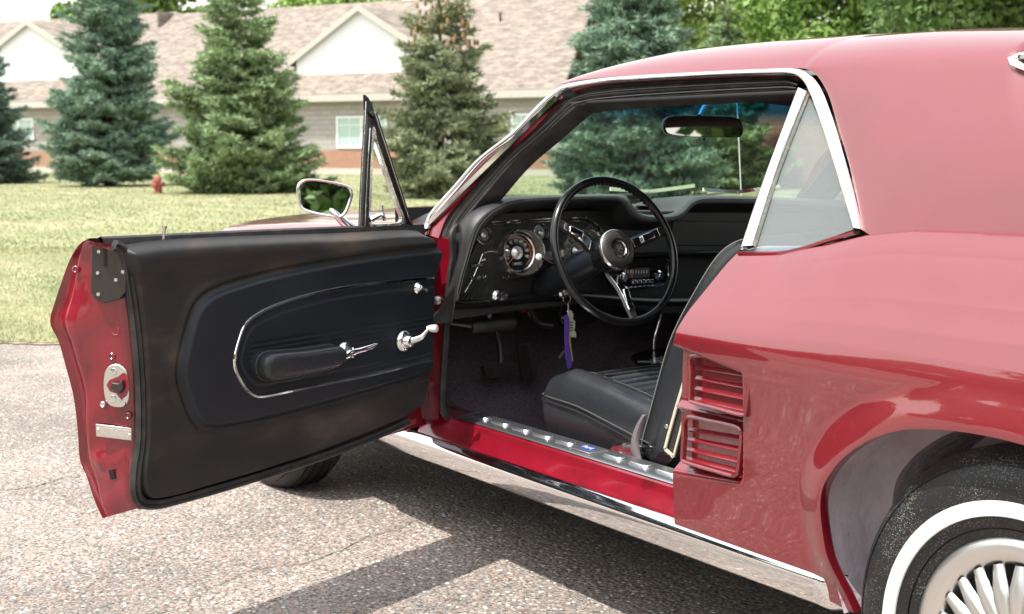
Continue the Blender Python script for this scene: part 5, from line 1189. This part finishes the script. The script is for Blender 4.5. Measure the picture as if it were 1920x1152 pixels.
# ---- pedals and things under the dash
bp_ = [D8(a, b, -2.02) for a, b in [(898, 688), (908, 683), (961, 683), (966, 690), (965, 708), (915, 713), (907, 710)]]
brk = prism('brake_pedal', bp_, (.022, 0, .008), M['rubber'], car, bevel=.004)
for k in range(7):
    p = D8(907+k*1, 688+k*3.4, -1.996); q = D8(962, 686+k*3.2, -1.996); sweep('pedal_rib', [p, q], rect(.003, .003), M['rubber'], brk)
sweep('pedal_arm', spline([D8(938, 686, -2.01), D8(937, 650, -2.03), D8(932, 622, -2.04), D8(931, 595, -2.04)], 14), rect(.012, .010), M['dark_metal'], brk, up=(1, 0, 0), bevel=.002)
ap_ = [D8(a, b, -2.02) for a, b in [(966, 648), (972, 643), (990, 644), (1003, 708), (1000, 715), (980, 717), (976, 710)]]
acc = prism('accelerator_pedal', ap_, (.016, 0, .004), M['rubber'], car, bevel=.003)
for k in range(5): sweep('pedal_rib', [D8(971+k*4.6, 649, -2.0), D8(981+k*4.6, 711, -2.0)], rect(.003, .003), M['dark_metal'], acc)
pk_ = lathe('parking_brake_handle', D8(882, 615, -1.88), (0.05, 1, .02), [(0, 0), (.016, .002), (.018, .01), (.018, .13), (.015, .145), (0, .147)], M['rubber'], car, seg=20)
sweep('parking_brake_rod', [D8(884, 612, -1.88), D8(838, 605, -1.90)], circ(.006, 8), M['dark_metal'], pk_)
prism('parking_brake_bracket', [D8(a, b, -1.90) for a, b in [(880, 588), (918, 590), (917, 612), (884, 610)]], (-.01, 0, 0), M['dark_metal'], pk_, bevel=.003)
lathe('bracket_bolt', D8(917, 593, -1.89), (1, 0, 0), [(.009, 0), (.008, .006), (0, .007)], M['chrome_old'], pk_, seg=10)
for L, r_, mm_, nm_ in (([(900, 600), (930, 596), (950, 604), (946, 620)], .006, 'black', 'pedal_linkage'), ([(1052, 575), (1050, 600), (1058, 618), (1070, 618), (1078, 600), (1077, 576)], .004, 'dark_metal', 'under_dash_hoop'), ([(990, 570), (1000, 590), (1010, 607), (1035, 612)], .009, 'dark_metal', 'vent_duct_edge'), ([(960, 580), (1000, 583), (1040, 579), (1100, 585)], .004, 'black', 'wiring_loom')):
    sweep(nm_, spline([D8(a, b, -1.94) for a, b in L], 16), circ(r_, 8), M[mm_], car, up=(1, 0, 0))
prism('heater_box', [D8(a, b, -1.99) for a, b in [(985, 575), (1130, 575), (1120, 606), (1060, 616), (1012, 614), (996, 600)]], (-.08, 0, 0), M['dark_metal'], car, bevel=.01)
lathe('vent_motor', D8(1065, 600, -1.92), (1, -.2, .1), [(.024, -.03), (.024, 0), (.014, .004), (.012, .001), (0, .002)], M['plastic'], car, seg=24)
for a, b, mm_ in ((1014, 576, 'yellow'), (980, 583, 'jamb')): lathe('wire_connector', D8(a, b, -1.88), (0, 1, 0), [(0, -.01), (.004, -.01), (.004, .01), (0, .01)], M[mm_], car, seg=8)
# shifter
tx = -1.90
sh_ = sweep('gear_lever', spline([PX(1226, 655, tx), PX(1228, 630, tx), PX(1240, 590, tx), PX(1244, 572, tx)], 20), circ(.0065, 10), M['chrome'], car)
sweep('gear_grip', [PX(1210, 575, tx), PX(1222, 573, tx), PX(1262, 571, tx), PX(1272, 570, tx)], circ(.010, 10), M['chrome_old'], sh_, scale=[.6, 1, 1, .6])
prism('gear_selector_base', [PZ(a, b, .475) for a, b in [(1183, 678), (1205, 668), (1245, 664), (1275, 672), (1270, 690), (1192, 688)]], (0, 0, .02), M['plastic'], sh_, bevel=.006)
prism('gear_gate', [PZ(a, b, .497) for a, b in [(1218, 674), (1248, 669), (1250, 680), (1222, 683)]], (0, 0, .003), M['chrome_old'], sh_, bevel=.001)
# ================================================================== DRIVER SEAT
y0, y1 = .235, .735; rows = []; xs = np.linspace(-1.64, -1.10, 80); ys = np.linspace(0, 1, 80)
def seat_top(x, v):
    e = np.interp(x, [-1.64, -1.60, -1.52, -1.35, -1.10], [.42, .492, .52, .505, .47])
    bol = .022*math.exp(-((v-.10)/.08)**2)+.022*math.exp(-((v-.90)/.08)**2)
    inn = sm((v-.20)/.04)*sm((.80-v)/.04)*sm((x+1.55)/.03)
    pl_ = -.008*abs(math.cos((x+1.55)/.040*math.pi))**6*inn
    return e+bol-.006*inn+pl_+.010*math.sin(v*math.pi)-.003*math.exp(-((v-.20)/.012)**2)-.003*math.exp(-((v-.8)/.012)**2)
for x in xs:
    row = []; xb_ = np.interp(x, [-1.64, -1.55], [-1.64, -1.55])
    inset = .03*sm((-1.60-x)/.04)
    tz = [seat_top(x, v) for v in ys]
    for zz in (.325, .36, .40, .43): row.append((x+.02*(1 if x < -1.55 else 0)*sm((.43-zz)/.1), y0+inset+.012*sm((.40-zz)/.05), min(zz, tz[0]-.02)))
    for k, v in enumerate(ys):
        rr2 = .03*(1-min(1, min(v, 1-v)/.05))**2
        row.append((x, (y0+inset)*(1-v)+(y1-inset)*v, tz[k]-rr2))
    for zz in (.43, .40, .36, .325): row.append((x, y1-inset, zz))
    rows.append(row)
rows = np.array(rows); ft = rows[:1].copy(); ft[..., 0] += .03; ft[..., 2] = .325
seat = grid('driver_seat', np.concatenate([ft, rows], 0), M['leather'], car, flip=True, angle=70)
for x in np.arange(-1.55+.020, -1.16, .040):
    vs_ = np.linspace(.205, .80, 30); mb = MB()
    P = [np.array([x, y0*(1-v)+y1*v, seat_top(x, v)+.0045-.0]) for v in vs_]
    sweep('pleat_stitching', P, circ(.0016, 5), M['piping'], seat)
for v in (.20,): sweep('seat_seam', [np.array([x, y0*(1-v)+y1*v, seat_top(x, v)+.004]) for x in np.linspace(-1.60, -1.16, 30)], circ(.0016, 5), M['piping'], seat)
sweep('seat_piping', spline([(-1.632, y0+.2, .455), (-1.625, y0+.04, .455), (-1.60, y0+.004, .452), (-1.45, y0-.003, .447), (-1.33, y0-.003, .430), (-1.14, y0-.003, .400)], 50), circ(.0035, 8), M['leather'], seat)
sweep('seat_piping', spline([(-1.632, y0+.2, .467), (-1.622, y0+.04, .468), (-1.598, y0+.003, .466), (-1.45, y0-.002, .461), (-1.33, y0-.002, .444), (-1.14, y0-.002, .414)], 50), circ(.0022, 8), M['piping'], seat)
# backrest
def SB(a, b, y=.235): return PY(a, b, y)
fr_ = [(1196, 848), (1201, 815), (1212, 775), (1228, 715), (1248, 645), (1270, 595), (1298, 545), (1328, 495), (1352, 466), (1375, 452), (1398, 447)]
rr3 = [(1262, 884), (1272, 850), (1288, 790), (1306, 720), (1330, 640), (1358, 575), (1390, 520), (1412, 490), (1420, 475), (1418, 462), (1408, 452)]
A = spline([SB(*p) for p in fr_], 40); B = spline([SB(*p) for p in rr3], 40); rows = []
for i in range(40):
    a_, b_ = A[i], B[i]; row = []
    th = np.linalg.norm(b_-a_)
    prf = [(0.0, .03), (.0, .012), (.06, .0), (.5, -.002), (.94, .0), (1.0, .015)]
    ring_ = [a_*(1-u_)+b_*u_+np.array([0, w_, 0]) for u_, w_ in prf]
    ring2 = [p+np.array([0, .49-2*w_, 0]) for p, (u_, w_) in zip(ring_, prf)][::-1]
    rows.append(ring_+ring2)
rows = np.array(rows); c_t = rows[-1].mean(0); c_b = rows[0].mean(0)
rows = np.concatenate([np.array([[c_b]*rows.shape[1]]), rows, np.array([rows[-1]*.5+c_t*.5+np.array([.0, 0, .006])]), np.array([[c_t+np.array([0, 0, .01])]*rows.shape[1]])], 0)
bkr = grid('backrest', rows, M['leather'], seat, closed=True, angle=70)
for i in range(1, 118):      # white stitches along the front edge
    t = i/118*39; k = int(t); f_ = t-k
    if k >= 39: break
    q = (A[k]*(1-f_)+A[k+1]*f_); r_ = (B[k]*(1-f_)+B[k+1]*f_); p = q*.90+r_*.10+np.array([0, -.0035, 0]); t_ = A[k+1]-A[k]; t_ /= np.linalg.norm(t_)
    if i == 1: st = MB()
    st.add(*sweep_data([p-t_*.0022, p+t_*.0022], rect(.0016, .0016), up=(0, 1, 0)))
so = st.build('backrest_stitching', M['stitch'], seat, smooth=False); so['kind'] = 'stuff'
cp = [(1296, 640), (1291, 690), (1276, 745), (1262, 795), (1248, 838), (1246, 845), (1263, 858), (1268, 848), (1282, 790)]
sweep('backrest_side_trim', [SB(a, b, .228) for a, b in [(1296, 668), (1284, 712), (1268, 765), (1254, 815), (1247, 842)]], rect(.008, .004), M['fob'], seat, up=(0, 1, 0))
sweep('backrest_side_trim', [SB(a, b, .228) for a, b in [(1247, 842), (1263, 857)]], rect(.008, .004), M['fob'], seat, up=(0, 1, 0))
sweep('backrest_side_trim', [SB(a, b, .228) for a, b in [(1263, 857), (1276, 808), (1292, 740), (1300, 705)]], rect(.006, .004), M['fob'], seat, up=(0, 1, 0))
prism('backrest_shell', [SB(a, b, .232) for a, b in [(1296, 672), (1302, 700), (1290, 770), (1266, 852), (1248, 842), (1262, 790)]], (0, .004, 0), M['dark_metal'], seat, smooth=False)
lathe('trim_screw', SB(1250, 800, .226), (0, -1, 0), [(.006, 0), (.005, .003), (0, .004)], M['alu'], seat, seg=10)
prism('hinge_cover', [SB(a, b, .225) for a, b in [(1214, 866), (1234, 848), (1256, 850), (1262, 862), (1248, 884), (1226, 882)]], (0, .03, 0), M['plastic'], seat, bevel=.006)
prism('recliner_bracket', spline([SB(a, b, .215) for a, b in [(1141, 846), (1150, 835), (1176, 832), (1194, 842), (1196, 872), (1180, 872), (1158, 866), (1146, 858)]], 30, True), (0, .02, 0), M['chrome_old'], seat, bevel=.003)
for a, b in ((1158, 853), (1172, 861)): lathe('bracket_bolt', SB(a, b, .213), (0, -1, 0), [(.007, 0), (.006, .005), (0, .006)], M['alu'], seat, seg=10)
prism('seat_track', [SB(a, b, .25) for a, b in [(1060, 838), (1150, 862), (1180, 890), (1150, 886), (1070, 850)]], (0, .02, 0), M['dark_metal'], seat, bevel=.003)
# lap belt
rows = []
for a, b, w_ in ((1208, 778, 6), (1197, 800, 10), (1190, 825, 12), (1190, 850, 13), (1196, 872, 14), (1202, 890, 15)):
    rows.append([SB(a-w_*.5, b, .205), SB(a+w_*.1, b, .202), SB(a+w_*.8, b, .208)])
grid('seat_belt', np.array([spline(np.array(rows)[:, k], 20) for k in range(3)]).transpose(1, 0, 2), M['beltweb'], car, solid=.002)
# passenger seat, only its edge shows through the quarter glass
def pseat():
    rows = []
    for x, z in ((-1.12, .42), (-1.08, .55), (-1.02, .70), (-.96, .82), (-.92, .87), (-.88, .885)):
        rows.append([(x-.02, 1.03, z), (x-.05, 1.06, z), (x-.055, 1.25, z), (x-.05, 1.46, z), (x-.02, 1.50, z), (x+.07, 1.48, z), (x+.08, 1.25, z), (x+.07, 1.05, z)])
    c_ = np.mean(rows[-1], 0)+np.array([0, 0, .012]); rows.append([list(np.array(p)*.5+c_*.5) for p in rows[-1]]); rows.append([list(c_)]*8)
    s_ = grid('passenger_seat', np.array(rows), M['leather'], car, closed=True, sub=2)
    mb = MB(); mb.box((-1.36, 1.265, .41), (.52, .48, .16)); mb.build('cushion', M['leather'], s_, bevel=.04, seg=4)
pseat()
mb = MB(); mb.box((-.28, CY, .42), (.50, 1.25, .20)); rse = mb.build('rear_seat', M['leather'], car, bevel=.05, seg=4)
mb = MB(); mb.box((-.02, CY, .66), (.14, 1.25, .46)); mb.build('rear_backrest', M['leather'], rse, bevel=.05, seg=4)
# ================================================================== keys
kp = D8(1060, 549, -1.785)
keys = empty('key_ring', tuple(kp), 'bunch of keys with an ivory fob and a purple strap hanging from the ignition', 'keys')
def kf(p): return np.array(p)-kp
KX = -1.765
sweep('key', [kf(D8(1057, 549, -1.79)), kf(D8(1061, 551, KX))], rect(.014, .003), M['alu'], keys)
sweep('ring', [kf(D8(1063+7*math.cos(a), 561+8.5*math.sin(a), KX)) for a in np.linspace(0, 2*math.pi, 24, endpoint=False)], circ(.0011, 6), M['chrome'], keys, up=(1, 0, 0), closed=True)
sweep('chain', [kf(D8(a, b, KX)) for a, b in [(1065, 569), (1066, 578), (1064, 586)]], circ(.0022, 6), M['alu'], keys, up=(1, 0, 0))
prism('ivory_fob', [kf(D8(a, b, KX)) for a, b in [(1064, 584), (1070, 581), (1074, 590), (1073, 598), (1077, 602), (1077, 616), (1075, 618), (1079, 624), (1079, 633), (1064, 632), (1064, 600)]], (.004, 0, 0), M['fob'], keys, bevel=.001)
for k in range(4): prism('fob_mark', [kf(D8(a, b, KX+.0045)) for a, b in [(1067, 604+k*5), (1074, 604+k*5), (1074, 606+k*5), (1067, 606+k*5)]], (.0006, 0, 0), M['piping'], keys, smooth=False)
prism('purple_strap', [kf(D8(a, b, KX+.006)) for a, b in [(1058, 592), (1064, 590), (1067, 600), (1066, 640), (1071, 670), (1071, 688), (1064, 693), (1060, 670), (1058, 640)]], (.003, 0, 0), M['purple'], keys, bevel=.0008)
prism('yellow_strap', [kf(D8(a, b, KX+.003)) for a, b in [(1065, 596), (1068, 600), (1069, 640), (1074, 676), (1070, 679), (1066, 645)]], (.002, 0, 0), M['yellow'], keys, smooth=False)
prism('small_tag', [kf(D8(a, b, KX+.002)) for a, b in [(1057, 656), (1059, 659), (1049, 674), (1046, 670)]], (.002, 0, 0), M['alu'], keys, smooth=False)
